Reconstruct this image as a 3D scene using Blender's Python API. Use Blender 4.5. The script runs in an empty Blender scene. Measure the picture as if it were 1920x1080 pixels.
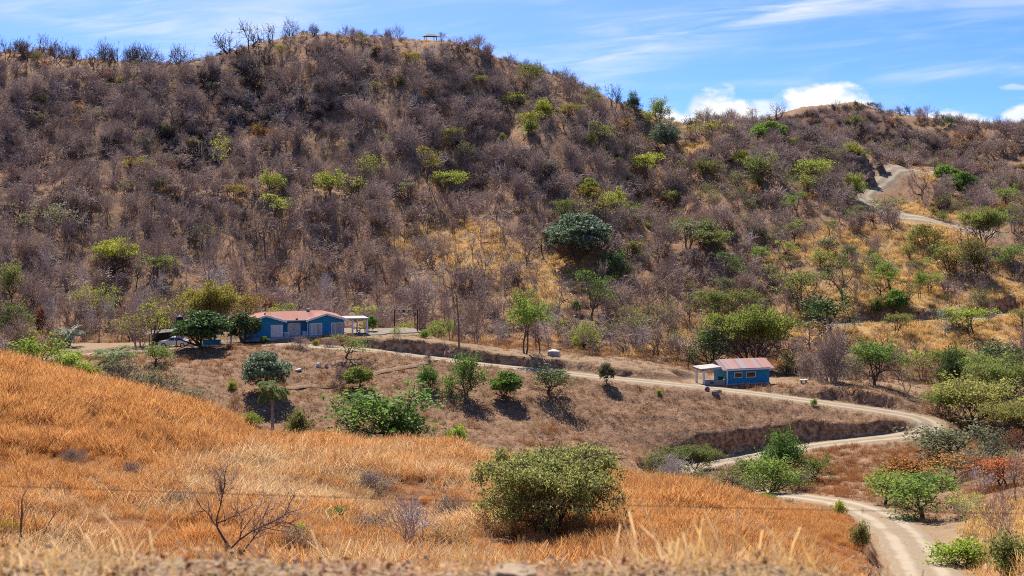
import bpy, math, random
import numpy as np
from mathutils import Vector, Matrix

SC = bpy.context.scene
COL = SC.collection
R = math.radians

# ------------------------------------------------------------------ camera
F, VH = 2638.0, 330.0            # focal length and horizon row, in pixels of a 1920 px wide frame
cam_d = bpy.data.cameras.new("camera")
cam_d.sensor_width = 36.0
cam_d.lens = 36.0 * F / 1920.0
cam_d.shift_y = -(540.0 - VH) / 1920.0
cam_d.clip_start = 0.1
cam_d.clip_end = 20000
cam_d.dof.use_dof = True
cam_d.dof.focus_distance = 150.0
cam_d.dof.aperture_fstop = 3.2
cam = bpy.data.objects.new("camera", cam_d)
cam.rotation_euler = (R(90), 0, 0)
COL.objects.link(cam)
SC.camera = cam

# ------------------------------------------------------------------ light
SUN_EL, SUN_AZ = 46.0, -14.0     # azimuth from +Y towards +X
EXPOSURE = 1.13
SC.view_settings.view_transform = 'Standard'
SC.view_settings.look = 'None'
SC.view_settings.exposure = EXPOSURE
SC.view_settings.gamma = 1.0
SC.view_settings.use_curve_mapping = False
SC.cycles.use_denoising = False
SC.cycles.pixel_filter_type = 'BLACKMAN_HARRIS'
SC.cycles.filter_width = 1.05
SC.cycles.sample_clamp_indirect = 4.0
SC.cycles.max_bounces = 6
SC.cycles.diffuse_bounces = 3
SC.cycles.transmission_bounces = 4
SC.cycles.transparent_max_bounces = 6
sun_d = bpy.data.lights.new("sun", 'SUN')
sun_d.energy = 4.8
sun_d.angle = R(0.5)
sun_d.color = (1.0, 0.945, 0.86)
sun = bpy.data.objects.new("sun", sun_d)
sv = Vector((math.sin(R(SUN_AZ)) * math.cos(R(SUN_EL)), math.cos(R(SUN_AZ)) * math.cos(R(SUN_EL)), math.sin(R(SUN_EL))))
sun.rotation_euler = sv.to_track_quat('Z', 'Y').to_euler()
sun.location = (0, 0, 120)
COL.objects.link(sun)


class X:
    """a node socket with arithmetic"""
    nt = None

    def __init__(s, sock):
        s.s = sock

    @staticmethod
    def m(op, *a, clamp=False):
        n = X.nt.nodes.new('ShaderNodeMath')
        n.operation = op
        n.use_clamp = clamp
        for i, v in enumerate(a):
            if isinstance(v, X):
                X.nt.links.new(v.s, n.inputs[i])
            else:
                n.inputs[i].default_value = v
        return X(n.outputs[0])

    def __add__(s, o): return X.m('ADD', s, o)
    def __radd__(s, o): return X.m('ADD', o, s)
    def __sub__(s, o): return X.m('SUBTRACT', s, o)
    def __rsub__(s, o): return X.m('SUBTRACT', o, s)
    def __mul__(s, o): return X.m('MULTIPLY', s, o)
    def __rmul__(s, o): return X.m('MULTIPLY', o, s)
    def __truediv__(s, o): return X.m('DIVIDE', s, o)
    def clamp(s): return X.m('MULTIPLY', s, 1.0, clamp=True)


def smooth(x, lo, hi):
    n = X.nt.nodes.new('ShaderNodeMapRange')
    n.interpolation_type = 'SMOOTHSTEP'
    X.nt.links.new(x.s, n.inputs[0])
    n.inputs[1].default_value, n.inputs[2].default_value = lo, hi
    n.inputs[3].default_value, n.inputs[4].default_value = 0.0, 1.0
    return X(n.outputs[0])


def comb(x, y, z):
    n = X.nt.nodes.new('ShaderNodeCombineXYZ')
    for i, v in enumerate((x, y, z)):
        if isinstance(v, X):
            X.nt.links.new(v.s, n.inputs[i])
        else:
            n.inputs[i].default_value = v
    return n.outputs[0]


def noise(vec, scale, detail=4.0, rough=0.55, dist=0.0):
    n = X.nt.nodes.new('ShaderNodeTexNoise')
    n.inputs['Scale'].default_value = scale
    n.inputs['Detail'].default_value = detail
    n.inputs['Roughness'].default_value = rough
    n.inputs['Distortion'].default_value = dist
    if vec is not None:
        X.nt.links.new(vec, n.inputs['Vector'])
    return X(n.outputs[0])


def mix(fac, a, b):
    n = X.nt.nodes.new('ShaderNodeMix')
    n.data_type = 'RGBA'
    for v, i in ((fac, 0), (a, 6), (b, 7)):
        if isinstance(v, X):
            X.nt.links.new(v.s, n.inputs[i])
        elif hasattr(v, 'is_linked'):
            X.nt.links.new(v, n.inputs[i])
        elif i == 0:
            n.inputs[0].default_value = v
        else:
            n.inputs[i].default_value = (*v, 1.0)
    return n.outputs[2]


def node(t):
    return X.nt.nodes.new(t)


# ------------------------------------------------------------------ sky: Nishita plus clouds by direction
W = bpy.data.worlds.new("World")
SC.world = W
W.use_nodes = True
X.nt = W.node_tree
X.nt.nodes.clear()
tc = node('ShaderNodeTexCoord')
sep = node('ShaderNodeSeparateXYZ')
X.nt.links.new(tc.outputs['Generated'], sep.inputs[0])
dx, dy, dz = (X(o) for o in sep.outputs)
skyt = node('ShaderNodeTexSky')
skyt.sky_type = 'NISHITA'
skyt.sun_disc = False
skyt.sun_elevation = R(SUN_EL)
skyt.sun_rotation = R(SUN_AZ)
skyt.altitude = 300
skyt.air_density = 1.0
skyt.dust_density = 0.2
skyt.ozone_density = 2.5
SKY_LIFT = 0.20
X.nt.links.new(comb(dx * 0.9, dy * 0.9, X.m('ABSOLUTE', dz) * 2.2 + SKY_LIFT), skyt.inputs['Vector'])
hs = node('ShaderNodeHueSaturation')
hs.inputs['Hue'].default_value = 0.513
hs.inputs['Saturation'].default_value = 1.30
hs.inputs['Value'].default_value = 1.0
X.nt.links.new(skyt.outputs[0], hs.inputs['Color'])
dyc = X.m('MAXIMUM', X.m('ABSOLUTE', dy), 0.05)
ca = dx / dyc
cb = dz / dyc
# cumulus banks low over the ridge
cn = noise(comb(ca * 34.0, cb * 60.0, 3.3), 1.0, 6.0, 0.58)
cum = None
for (u0, vb, vt, wu, pw) in [(1340, 236, 158, 92, 1.0), (1290, 252, 184, 130, .95), (1545, 205, 148, 98, 1.0), (1490, 236, 172, 150, .7), (1785, 244, 205, 90, .9), (1925, 224, 190, 52, .9), (1900, 166, 155, 32, .4), (1640, 245, 205, 170, .35),
                             (2300, 230, 150, 200, 1.0), (-300, 260, 170, 260, .9)]:
    a0, b0, b1, wa = (u0 - 960) / F, (VH - vb) / F, (VH - vt) / F, wu / F
    ea = (ca - a0) / wa
    up = (cb - b0) / (b1 - b0)
    e = 1.0 - ea * ea - X.m('MULTIPLY', up, up)
    lowcut = smooth(up, -0.5, 0.15)
    c = smooth(e + (cn - 0.5) * 2.5, 0.0, 0.7) * lowcut * pw
    cum = c if cum is None else X.m('MAXIMUM', cum, c)
# cirrus streaks
wisp = noise(comb(ca * 9.0 + cb * 20.0, cb * 95.0 - ca * 12.0, 1.7), 1.0, 6.0, 0.6, 0.6)
broad = noise(comb(ca * 4.0, cb * 16.0 - ca * 2.5, 7.1), 1.0, 4.0, 0.5, 0.3)
cir = smooth(broad + wisp * 0.55, 0.70, 1.12) * 0.5
for (u0, v0, u1, v1, wv, st) in [(930, 165, 1700, -30, 34, .55), (1040, 60, 1560, 10, 26, .35), (1640, 150, 1960, 122, 10, .6), (1380, 95, 1660, 76, 6, .22), (-60, 5, 330, 40, 30, .5), (150, 62, 420, 70, 10, .3), (1170, 165, 1500, 152, 7, .35), (100, 55, 640, 48, 30, .25)]:
    a0, b0, a1, b1 = (u0 - 960) / F, (VH - v0) / F, (u1 - 960) / F, (VH - v1) / F
    sl = (b1 - b0) / (a1 - a0)
    d = (cb - b0 - (ca - a0) * sl) / (wv / F)
    g = X.m('EXPONENT', X.m('MULTIPLY', d * d, -1.0))
    t = (ca - a0) / (a1 - a0)
    ends = smooth(t, -0.12, 0.25) * smooth(1.0 - t, -0.12, 0.25)
    cir = cir + g * ends * smooth(wisp, 0.28, 0.72) * st
cir = cir.clamp() * smooth(cb, -0.02, 0.03)
c1 = mix(cir, hs.outputs[0], (3.9, 4.2, 4.6))
shade = smooth(cn, 0.25, 0.7)
ccol = mix(shade, (3.9, 4.15, 4.5), (5.0, 5.0, 4.95))
c2 = mix(cum, c1, ccol)
bg = node('ShaderNodeBackground')
bg.inputs['Strength'].default_value = 0.10
X.nt.links.new(c2, bg.inputs['Color'])
wo = node('ShaderNodeOutputWorld')
X.nt.links.new(bg.outputs[0], wo.inputs['Surface'])


# ------------------------------------------------------------------ helpers: things and meshes
def tag(o, label=None, cat=None, group=None, kind=None):
    if label: o["label"] = label
    if cat: o["category"] = cat
    if group: o["group"] = group
    if kind: o["kind"] = kind
    return o


def empty(name, loc=(0, 0, 0), rz=0.0, label=None, cat=None, group=None):
    o = bpy.data.objects.new(name, None)
    o.location = loc
    o.rotation_euler = (0, 0, rz)
    o.empty_display_size = 0.3
    COL.objects.link(o)
    return tag(o, label, cat, group)


def link(name, me, parent=None, loc=None, rz=None):
    o = bpy.data.objects.new(name, me)
    COL.objects.link(o)
    if parent is not None: o.parent = parent
    if loc is not None: o.location = loc
    if rz is not None: o.rotation_euler = (0, 0, rz)
    return o


def np_mesh(name, V, quads=None, tris=None, mats=(), qmat=None, tmat=None, smooth_shade=False):
    me = bpy.data.meshes.new(name)
    V = np.asarray(V, np.float32).reshape(-1, 3)
    quads = np.zeros((0, 4), np.int32) if quads is None or len(quads) == 0 else np.asarray(quads, np.int32)
    tris = np.zeros((0, 3), np.int32) if tris is None or len(tris) == 0 else np.asarray(tris, np.int32)
    nq, nt_ = len(quads), len(tris)
    me.vertices.add(len(V))
    me.vertices.foreach_set('co', V.ravel())
    me.loops.add(nq * 4 + nt_ * 3)
    me.loops.foreach_set('vertex_index', np.concatenate([quads.ravel(), tris.ravel()]))
    me.polygons.add(nq + nt_)
    me.polygons.foreach_set('loop_start', np.concatenate([np.arange(nq) * 4, nq * 4 + np.arange(nt_) * 3]).astype(np.int32))
    for m in mats: me.materials.append(m)
    mi = np.zeros(nq + nt_, np.int32)
    if qmat is not None: mi[:nq] = qmat
    if tmat is not None: mi[nq:] = tmat
    me.polygons.foreach_set('material_index', mi)
    if smooth_shade:
        me.polygons.foreach_set('use_smooth', np.ones(nq + nt_, bool))
    me.update(calc_edges=True)
    return me


class MB:
    """collects boxes, prisms and tubes into one mesh"""
    def __init__(s):
        s.v, s.f = [], []

    def add(s, V, Fs):
        b = len(s.v)
        s.v += [tuple(p) for p in V]
        s.f += [tuple(i + b for i in f) for f in Fs]
        return s

    def box(s, x0, x1, y0, y1, z0, z1):
        V = [(x0, y0, z0), (x1, y0, z0), (x1, y1, z0), (x0, y1, z0), (x0, y0, z1), (x1, y0, z1), (x1, y1, z1), (x0, y1, z1)]
        return s.add(V, [(0, 3, 2, 1), (4, 5, 6, 7), (0, 1, 5, 4), (1, 2, 6, 5), (2, 3, 7, 6), (3, 0, 4, 7)])

    def hexa(s, lo, hi):
        return s.add(list(lo) + list(hi), [(0, 3, 2, 1), (4, 5, 6, 7), (0, 1, 5, 4), (1, 2, 6, 5), (2, 3, 7, 6), (3, 0, 4, 7)])

    def prism(s, poly, axis, a, b):
        """extrude a polygon [(p, q)] along axis: 'y' uses (x, z), 'x' uses (y, z), 'z' uses (x, y)"""
        def P(p, q, t):
            return {'y': (p, t, q), 'x': (t, p, q), 'z': (p, q, t)}[axis]
        n = len(poly)
        V = [P(p, q, a) for p, q in poly] + [P(p, q, b) for p, q in poly]
        Fs = [tuple(range(n)), tuple(range(2 * n - 1, n - 1, -1))]
        Fs += [((i + 1) % n, i, n + i, n + (i + 1) % n) for i in range(n)]
        return s.add(V, Fs)

    def tube(s, pts, rad, n=8, cap=True):
        pts = [Vector(p) for p in pts]
        if not hasattr(rad, '__len__'): rad = [rad] * len(pts)
        V = []
        for i, p in enumerate(pts):
            d = (pts[min(i + 1, len(pts) - 1)] - pts[max(i - 1, 0)]).normalized()
            a = d.orthogonal().normalized() if i == 0 else (a - d * a.dot(d)).normalized()
            b = d.cross(a)
            V += [p + (a * math.cos(2 * math.pi * k / n) + b * math.sin(2 * math.pi * k / n)) * rad[i] for k in range(n)]
        Fs = [(i * n + k, i * n + (k + 1) % n, (i + 1) * n + (k + 1) % n, (i + 1) * n + k) for i in range(len(pts) - 1) for k in range(n)]
        if cap:
            Fs += [tuple(range(n - 1, -1, -1)), tuple((len(pts) - 1) * n + k for k in range(n))]
        return s.add(V, Fs)

    def lathe(s, prof, n=16, c=(0, 0)):
        V = [(c[0] + r * math.cos(2 * math.pi * k / n), c[1] + r * math.sin(2 * math.pi * k / n), z) for r, z in prof for k in range(n)]
        Fs = [(i * n + k, i * n + (k + 1) % n, (i + 1) * n + (k + 1) % n, (i + 1) * n + k) for i in range(len(prof) - 1) for k in range(n)]
        Fs += [tuple(range(n - 1, -1, -1)), tuple((len(prof) - 1) * n + k for k in range(n))]
        return s.add(V, Fs)

    def build(s, name, mat, parent=None, loc=None, rz=None, shade=False):
        me = bpy.data.meshes.new(name)
        me.from_pydata(s.v, [], s.f)
        me.materials.append(mat)
        if shade:
            me.polygons.foreach_set('use_smooth', np.ones(len(me.polygons), bool))
        me.update()
        return link(name, me, parent, loc, rz)


# ------------------------------------------------------------------ materials
def principled(name, rough=0.8, spec=0.3):
    m = bpy.data.materials.new(name)
    m.use_nodes = True
    X.nt = m.node_tree
    b = X.nt.nodes['Principled BSDF']
    b.inputs['Roughness'].default_value = rough
    b.inputs['Specular IOR Level'].default_value = spec
    return m, b


def obj_co():
    return node('ShaderNodeTexCoord').outputs['Object']


def world_co():
    return node('ShaderNodeNewGeometry').outputs['Position']


def bump(b, h, strength, dist=0.05):
    n = node('ShaderNodeBump')
    n.inputs['Strength'].default_value = strength
    n.inputs['Distance'].default_value = dist
    X.nt.links.new(h.s, n.inputs['Height'])
    X.nt.links.new(n.outputs[0], b.inputs['Normal'])


def plain(name, c0, c1, scale=2.0, rough=0.8, spec=0.3, metal=0.0, bmp=0.0, detail=5.0):
    """two tones of one paint or stone mixed by noise"""
    m, b = principled(name, rough, spec)
    b.inputs['Metallic'].default_value = metal
    n = noise(obj_co(), scale, detail, 0.6)
    X.nt.links.new(mix(smooth(n, 0.3, 0.7), c0, c1), b.inputs['Base Color'])
    if bmp: bump(b, n, bmp)
    return m


def leaf_mat(name, c0, c1, trans=0.45, rough=0.6, c2=None):
    """leaf faces: diffuse + translucent, each leaf and each plant a little different"""
    m = bpy.data.materials.new(name)
    m.use_nodes = True
    X.nt = m.node_tree
    X.nt.nodes.clear()
    g = node('ShaderNodeNewGeometry')
    oi = node('ShaderNodeObjectInfo')
    r = X(g.outputs['Random Per Island'])
    col = mix(r, c0, c1)
    if c2 is not None:
        col = mix(smooth(X.m('FRACT', r * 7.31), 0.78, 0.86), col, c2)
    h = node('ShaderNodeHueSaturation')
    X.nt.links.new(col, h.inputs['Color'])
    ro = X(oi.outputs['Random'])
    X.nt.links.new((0.47 + ro * 0.055).s, h.inputs['Hue'])
    X.nt.links.new((0.78 + X.m('FRACT', ro * 5.7) * 0.42).s, h.inputs['Value'])
    d = node('ShaderNodeBsdfDiffuse')
    t = node('ShaderNodeBsdfTranslucent')
    gl = node('ShaderNodeBsdfGlossy')
    gl.inputs['Roughness'].default_value = 0.6
    X.nt.links.new(h.outputs[0], d.inputs['Color'])
    X.nt.links.new(h.outputs[0], t.inputs['Color'])
    s1 = node('ShaderNodeMixShader')
    s1.inputs[0].default_value = trans
    X.nt.links.new(d.outputs[0], s1.inputs[1])
    X.nt.links.new(t.outputs[0], s1.inputs[2])
    s2 = node('ShaderNodeMixShader')
    s2.inputs[0].default_value = 0.015 if rough > .5 else 0.035
    X.nt.links.new(s1.outputs[0], s2.inputs[1])
    X.nt.links.new(gl.outputs[0], s2.inputs[2])
    o = node('ShaderNodeOutputMaterial')
    X.nt.links.new(s2.outputs[0], o.inputs[0])
    return m


def bark_mat(name, c0, c1):
    m, b = principled(name, 0.9, 0.15)
    oi = X(node('ShaderNodeObjectInfo').outputs['Random'])
    n = noise(obj_co(), 2.2, 3.0)
    X.nt.links.new(mix((n * 0.7 + oi * 0.6 - 0.15).clamp(), c0, c1), b.inputs['Base Color'])
    return m
# ------------------------------------------------------------------ terrain shape
def PX(u, v, Y):
    return np.array([(u - 960.0) / F * Y, Y, -(v - VH) / F * Y])


def vnoise(x, y, seed=0):
    rng = np.random.RandomState(seed)
    T = rng.rand(256, 256).astype(np.float32)
    xi, yi = np.floor(x).astype(int), np.floor(y).astype(int)
    fx, fy = x - xi, y - yi
    fx, fy = fx * fx * (3 - 2 * fx), fy * fy * (3 - 2 * fy)
    a, b = T[xi & 255, yi & 255], T[(xi + 1) & 255, yi & 255]
    c, d = T[xi & 255, (yi + 1) & 255], T[(xi + 1) & 255, (yi + 1) & 255]
    return (a * (1 - fx) + b * fx) * (1 - fy) + (c * (1 - fx) + d * fx) * fy


def fbm(x, y, seed=0, oct=4, gain=0.5):
    s, a, t = 0.0, 1.0, 0.0
    for k in range(oct):
        s = s + a * (vnoise(x * 2 ** k + 17.3 * k, y * 2 ** k - 9.1 * k, seed + k) - 0.5)
        t += a
        a *= gain
    return s / t


def sstep(x, a, b):
    t = np.clip((x - a) / (b - a), 0, 1)
    return t * t * (3 - 2 * t)


UG = np.arange(-1400, 3330, 10.0)
UL = lambda *p: np.interp(UG, [a for a, _ in p], [b for _, b in p])
# rows of the valley from near to far: (distance at bearing u, picture row v of the ground at bearing u)
ROWS = [
    (UL((0, 9.0)), UL((0, 1128), (960, 1135), (1920, 1128))),
    (UL((0, 34.0), (1920, 36)), UL((0, 1122), (960, 1128), (1500, 1130), (1920, 1180))),
    (UL((0, 60.0), (1500, 60), (1900, 66)), UL((-400, 1010), (0, 1048), (480, 1062), (960, 1062), (1440, 1064), (1640, 1120), (1800, 1190), (1950, 1120), (2300, 1000))),
    (UL((0, 82.0)), UL((-400, 780), (0, 845), (240, 888), (480, 935), (720, 958), (960, 970), (1200, 985), (1440, 1010), (1640, 1080), (1750, 1115), (1850, 1080), (1920, 1050), (2300, 930))),
    (UL((0, 105.0), (600, 103), (1440, 108), (1700, 108)), UL((-600, 640), (0, 702), (100, 716), (240, 752), (400, 806), (520, 836), (640, 854), (880, 860), (1040, 888), (1190, 924), (1440, 952), (1600, 978), (1650, 1000), (1720, 1025), (1800, 1010), (1920, 970), (2300, 900))),
    (UL((0, 130.0)), UL((-600, 700), (0, 775), (240, 812), (480, 900), (720, 915), (960, 935), (1200, 975), (1440, 962), (1560, 948), (1700, 962), (1800, 955), (1920, 925), (2300, 880))),
    (UL((0, 162.0)), UL((-600, 690), (0, 728), (240, 752), (400, 800), (560, 838), (720, 846), (960, 862), (1200, 900), (1330, 898), (1440, 896), (1560, 896), (1680, 890), (1800, 880), (1920, 862), (2300, 830))),
    (UL((0, 180.0), (1100, 179), (1200, 175), (1330, 177), (1440, 180), (1700, 180)), UL((-600, 690), (0, 696), (160, 690), (240, 700), (400, 712), (560, 735), (720, 752), (960, 778), (1100, 808), (1200, 846), (1330, 871), (1440, 850), (1560, 832), (1700, 817), (1800, 828), (1920, 820), (2300, 790))),
    (UL((0, 188.0), (1100, 186), (1200, 181), (1330, 181.5), (1440, 184), (1560, 184.3), (1660, 183.6), (1720, 183.5), (1800, 186)), UL((-600, 690), (0, 682), (160, 676), (240, 682), (400, 684), (560, 696), (720, 708), (960, 734), (1100, 758), (1200, 800), (1330, 814), (1440, 806), (1560, 788), (1660, 786), (1700, 792), (1740, 800), (1800, 812), (1920, 806), (2300, 784))),
    (UL((0, 199.0), (1300, 196.5), (1440, 194), (1560, 191.3), (1660, 188.3), (1740, 188)), UL((-600, 690), (0, 672), (200, 662), (300, 654), (480, 645), (600, 648), (720, 656), (960, 684), (1200, 710), (1330, 727), (1440, 741), (1560, 757), (1660, 771), (1740, 790), (1800, 795), (1920, 790), (2300, 770))),
    (UL((0, 207.0), (1330, 203), (1460, 200), (1560, 196), (1660, 192.6), (1740, 192), (1800, 196)), UL((-600, 690), (0, 664), (200, 656), (300, 648), (480, 634), (650, 632), (780, 632), (860, 648), (960, 664), (1200, 686), (1330, 712), (1420, 719), (1460, 716), (1560, 723), (1660, 735), (1720, 758), (1800, 775), (1920, 768), (2300, 750))),
    (UL((0, 228.0)), UL((-600, 690), (0, 664), (240, 650), (480, 634), (720, 634), (860, 645), (960, 656), (1200, 672), (1330, 700), (1460, 706), (1560, 704), (1680, 716), (1800, 724), (1920, 720), (2300, 700))),
    (UL((0, 246.0)), UL((-600, 640), (0, 628), (240, 628), (480, 628), (720, 624), (960, 640), (1200, 655), (1330, 660), (1460, 662), (1560, 655), (1680, 655), (1800, 655), (1920, 650), (2300, 640))),
    (UL((0, 268.0), (1400, 267), (1700, 267)), UL((-600, 540), (0, 552), (240, 562), (480, 570), (720, 572), (960, 578), (1200, 596), (1440, 608), (1560, 592), (1600, 584), (1790, 579), (1920, 578), (2300, 600))),
    (UL((0, 310.0)), UL((-600, 390), (0, 405), (240, 412), (480, 415), (720, 402), (960, 412), (1105, 425), (1200, 438), (1330, 450), (1440, 458), (1680, 448), (1800, 447), (1920, 455), (2300, 470))),
    (UL((0, 348.0), (1500, 344), (1700, 344)), UL((-600, 255), (0, 255), (240, 262), (480, 242), (720, 238), (960, 265), (1105, 290), (1200, 318), (1330, 340), (1440, 345), (1560, 345), (1680, 372), (1800, 376), (1920, 365), (2300, 380))),
    (UL((0, 400.0), (1105, 400), (1290, 386), (1450, 380), (1700, 376), (1920, 376)),
     UL((-600, 128), (-200, 112), (0, 106), (120, 116), (240, 129), (330, 127), (400, 108), (480, 78), (560, 66), (640, 69), (720, 77), (780, 86), (840, 88), (870, 96), (900, 108), (960, 130), (1020, 147), (1060, 155), (1105, 182), (1150, 198), (1200, 208), (1240, 226), (1290, 248), (1380, 266), (1470, 267), (1540, 282), (1620, 308), (1690, 316), (1780, 326), (1920, 330), (2300, 350))),
    (UL((0, 432.0), (1290, 420)), UL((-600, 185), (0, 170), (240, 190), (480, 150), (720, 150), (960, 190), (1105, 235), (1200, 262), (1290, 274), (1440, 290), (1620, 305), (1780, 304), (1920, 305), (2300, 330))),
    (UL((0, 500.0)), UL((-600, 290), (0, 275), (480, 270), (960, 280), (1105, 275), (1200, 256), (1290, 248), (1350, 242), (1440, 226), (1500, 214), (1560, 203), (1610, 210), (1680, 223), (1740, 237), (1800, 248), (1860, 247), (1920, 241), (2300, 255))),
    (UL((0, 620.0)), UL((-600, 360), (0, 350), (960, 350), (1200, 330), (1560, 290), (1920, 300), (2300, 320))),
    (UL((0, 1100.0)), UL((0, 370))),
    (UL((0, 4500.0)), UL((0, 352))),
]
_k = np.exp(-0.5 * (np.arange(-9, 10) * 10 / 26.0) ** 2)
_k /= _k.sum()


def _sm(a, n=1):
    for _ in range(n):
        a = np.convolve(np.pad(a, 9, mode='edge'), _k, mode='valid')
    return a


RY = np.array([_sm(y, 2) for y, v in ROWS])
RZ = np.array([-(_sm(v, 1 if i not in (2, 3, 4, 5, 6, 7) else 2) - VH) / F * RY[i] for i, (y, v) in enumerate(ROWS)])
K = len(ROWS)


def natural(x, y):
    """ground before roads and terraces"""
    u = 960 + F * x / np.maximum(y, 8.0)
    u = np.clip(u, UG[0], UG[-1] - 1e-3)
    fi = (u - UG[0]) / 10.0
    i0 = fi.astype(int)
    t = fi - i0
    Yk = RY[:, i0] * (1 - t) + RY[:, i0 + 1] * t
    Zk = RZ[:, i0] * (1 - t) + RZ[:, i0 + 1] * t
    h = np.diff(Yk, axis=0)
    d = np.diff(Zk, axis=0) / h
    m = np.zeros_like(Zk)
    same = d[:-1] * d[1:] > 0
    w1, w2 = 2 * h[1:] + h[:-1], h[1:] + 2 * h[:-1]
    m[1:-1] = np.where(same, (w1 + w2) / (w1 / np.where(d[:-1] == 0, 1e-9, d[:-1]) + w2 / np.where(d[1:] == 0, 1e-9, d[1:])), 0)
    m[0], m[-1] = d[0], d[-1]
    z = np.full(x.shape, 0.0)
    yy = np.clip(y, Yk[0], Yk[-1])
    for k in range(K - 1):
        q = (yy >= Yk[k]) & (yy <= Yk[k + 1])
        if not q.any(): continue
        hh = h[k][q]
        s = (yy[q] - Yk[k][q]) / hh
        z[q] = (Zk[k][q] * (1 + 2 * s) * (1 - s) ** 2 + m[k][q] * hh * s * (1 - s) ** 2 + Zk[k + 1][q] * s * s * (3 - 2 * s) + m[k + 1][q] * hh * s * s * (s - 1))
    # the verge the photographer stands on
    lip = 6.3 + 0.5 * fbm(x * 0.35, x * 0 + 4.2, 5, 3)
    zn = -1.62 - 0.02 * np.clip(y, -50, 6) + 0.12 * fbm(x * 0.6, y * 0.6, 9, 4) + 0.05 * np.abs(x - 0.2) / 3.0 * np.clip(y / 6, 0, 1)
    zn = zn - 0.16 * sstep(x / np.maximum(y, 3), 0.17, 0.27) * sstep(y, 2, 5)
    zn = zn - np.clip(y - lip, 0, 60) * 0.34
    zn = np.where(y < -2, zn + 0.25 * np.clip(-y - 2, 0, 40), zn)
    b = sstep(y, 8.0, 16.0)
    z = zn * (1 - b) + z * b
    # relief
    hill = sstep(y, 236, 290)
    ridge_guard = 1 - 0.75 * np.exp(-((y - 398) / 16.0) ** 2) - 0.6 * np.exp(-((y - 498) / 22.0) ** 2)
    rid = 1 - np.abs(2 * (vnoise(x * 0.026 + 0.008 * y, y * 0.009 + 3.7, 21)) - 1)
    rid2 = 1 - np.abs(2 * (vnoise(x * 0.07 + 0.012 * y, y * 0.022 + 1.7, 31)) - 1)
    hill = hill * (1 - 0.85 * np.exp(-((x - 98) / 38.0) ** 2 - ((y - 340) / 50.0) ** 2))
    us = 960 + F * x / np.maximum(y, 8.0)
    fold = np.exp(-((us - 1235 + (y - 330) * 0.9) / 70.0) ** 2) * sstep(y, 285, 325) * (1 - sstep(y, 372, 396))
    fold2 = np.exp(-((us - 905 - (y - 330) * 1.6) / 60.0) ** 2) * sstep(y, 280, 315) * (1 - sstep(y, 368, 394))
    z = z - 7.5 * fold - 4.5 * fold2
    z = z + hill * ridge_guard * ((rid - 0.55) * 9.5 + (rid2 - 0.5) * 4.6 + fbm(x * 0.12, y * 0.12, 41, 4) * 2.6)
    mid = sstep(y, 30, 50) * (1 - hill)
    z = z + mid * fbm(x * 0.16, y * 0.16, 51, 5) * 0.9
    return z


HYAW = R(18)
HO = PX(465, 634, 205.0)
SYAW = R(16)
SO = PX(1364, 721, 200.0)


def loc2w(o, yaw, x, y, z=0.0):
    return (o[0] + x * math.cos(yaw) - y * math.sin(yaw), o[1] + x * math.sin(yaw) + y * math.cos(yaw), o[2] + z)


# levelled pads: origin, yaw, local x range, y range, z, bank width where cut, where filled
PADS = [
    (HO, HYAW, -3.0, 17.0, -1.6, 10.0, HO[2] - 0.10, 2.5, 2.0),
    (HO, HYAW, 15.0, 25.6, -1.2, 8.0, HO[2] - 0.10, 2.5, 3.0),
    (SO, SYAW, -4.6, 8.6, -1.0, 6.0, SO[2] - 0.05, 2.0, 2.0),
    (PX(330, 652, 203.0), R(6), -16.0, 11.0, -2.0, 7.0, PX(330, 652, 203.0)[2], 3.0, 2.0),
]


def catmull(P, step=0.7):
    P = np.asarray(P, float)
    P = np.vstack([2 * P[0] - P[1], P, 2 * P[-1] - P[-2]])
    out = []
    for i in range(1, len(P) - 2):
        n = max(2, int(np.linalg.norm(P[i + 1] - P[i]) / step))
        t = np.linspace(0, 1, n, endpoint=False)[:, None]
        a, b, c, d = P[i - 1], P[i], P[i + 1], P[i + 2]
        out.append(0.5 * (2 * b + (c - a) * t + (2 * a - 5 * b + 4 * c - d) * t ** 2 + (3 * b - a - 3 * c + d) * t ** 3))
    out.append(P[-2][None])
    return np.vstack(out)


ROADS = {
    'valley': (catmull([PX(*p) for p in [(40, 676, 190), (110, 670, 194), (200, 663, 198.5), (300, 656, 200.5), (400, 650, 201.5), (500, 646, 201.5), (600, 650, 200.5), (690, 657, 200),
                                         (800, 670, 199.5), (900, 683, 199), (1000, 693, 198.5), (1100, 704, 198), (1200, 714, 197), (1300, 724, 196), (1400, 736, 194.5), (1500, 749, 192.5),
                                         (1600, 763, 190), (1680, 775, 187.5), (1722, 784, 185.5), (1742, 796, 183), (1732, 809, 181), (1690, 817, 180), (1620, 825, 180), (1550, 833, 180.5),
                                         (1480, 843, 180.5), (1400, 857, 179.5), (1330, 870, 177), (1275, 884, 173.5), (1262, 898, 169), (1300, 910, 164), (1370, 918, 158.5), (1440, 925, 152),
                                         (1500, 931, 145), (1560, 940, 137), (1622, 956, 128), (1667, 981, 119), (1700, 1011, 111), (1722, 1044, 103), (1743, 1083, 94), (1768, 1135, 84),
                                         (1830, 1220, 70), (1960, 1400, 52)]]), None),
    'upper': (catmull([PX(*p) for p in [(1760, 318, 384), (1705, 322, 373), (1672, 336, 361), (1636, 361, 349), (1617, 379, 341), (1642, 393, 334), (1690, 408, 327), (1742, 422, 321), (1800, 437, 315), (1860, 450, 310)]]), 2.9),
    'bench': (catmull([PX(*p) for p in [(1560, 612, 258), (1600, 607, 261), (1690, 604, 262), (1790, 600, 262), (1900, 588, 266)]]), 2.2),
}


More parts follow.
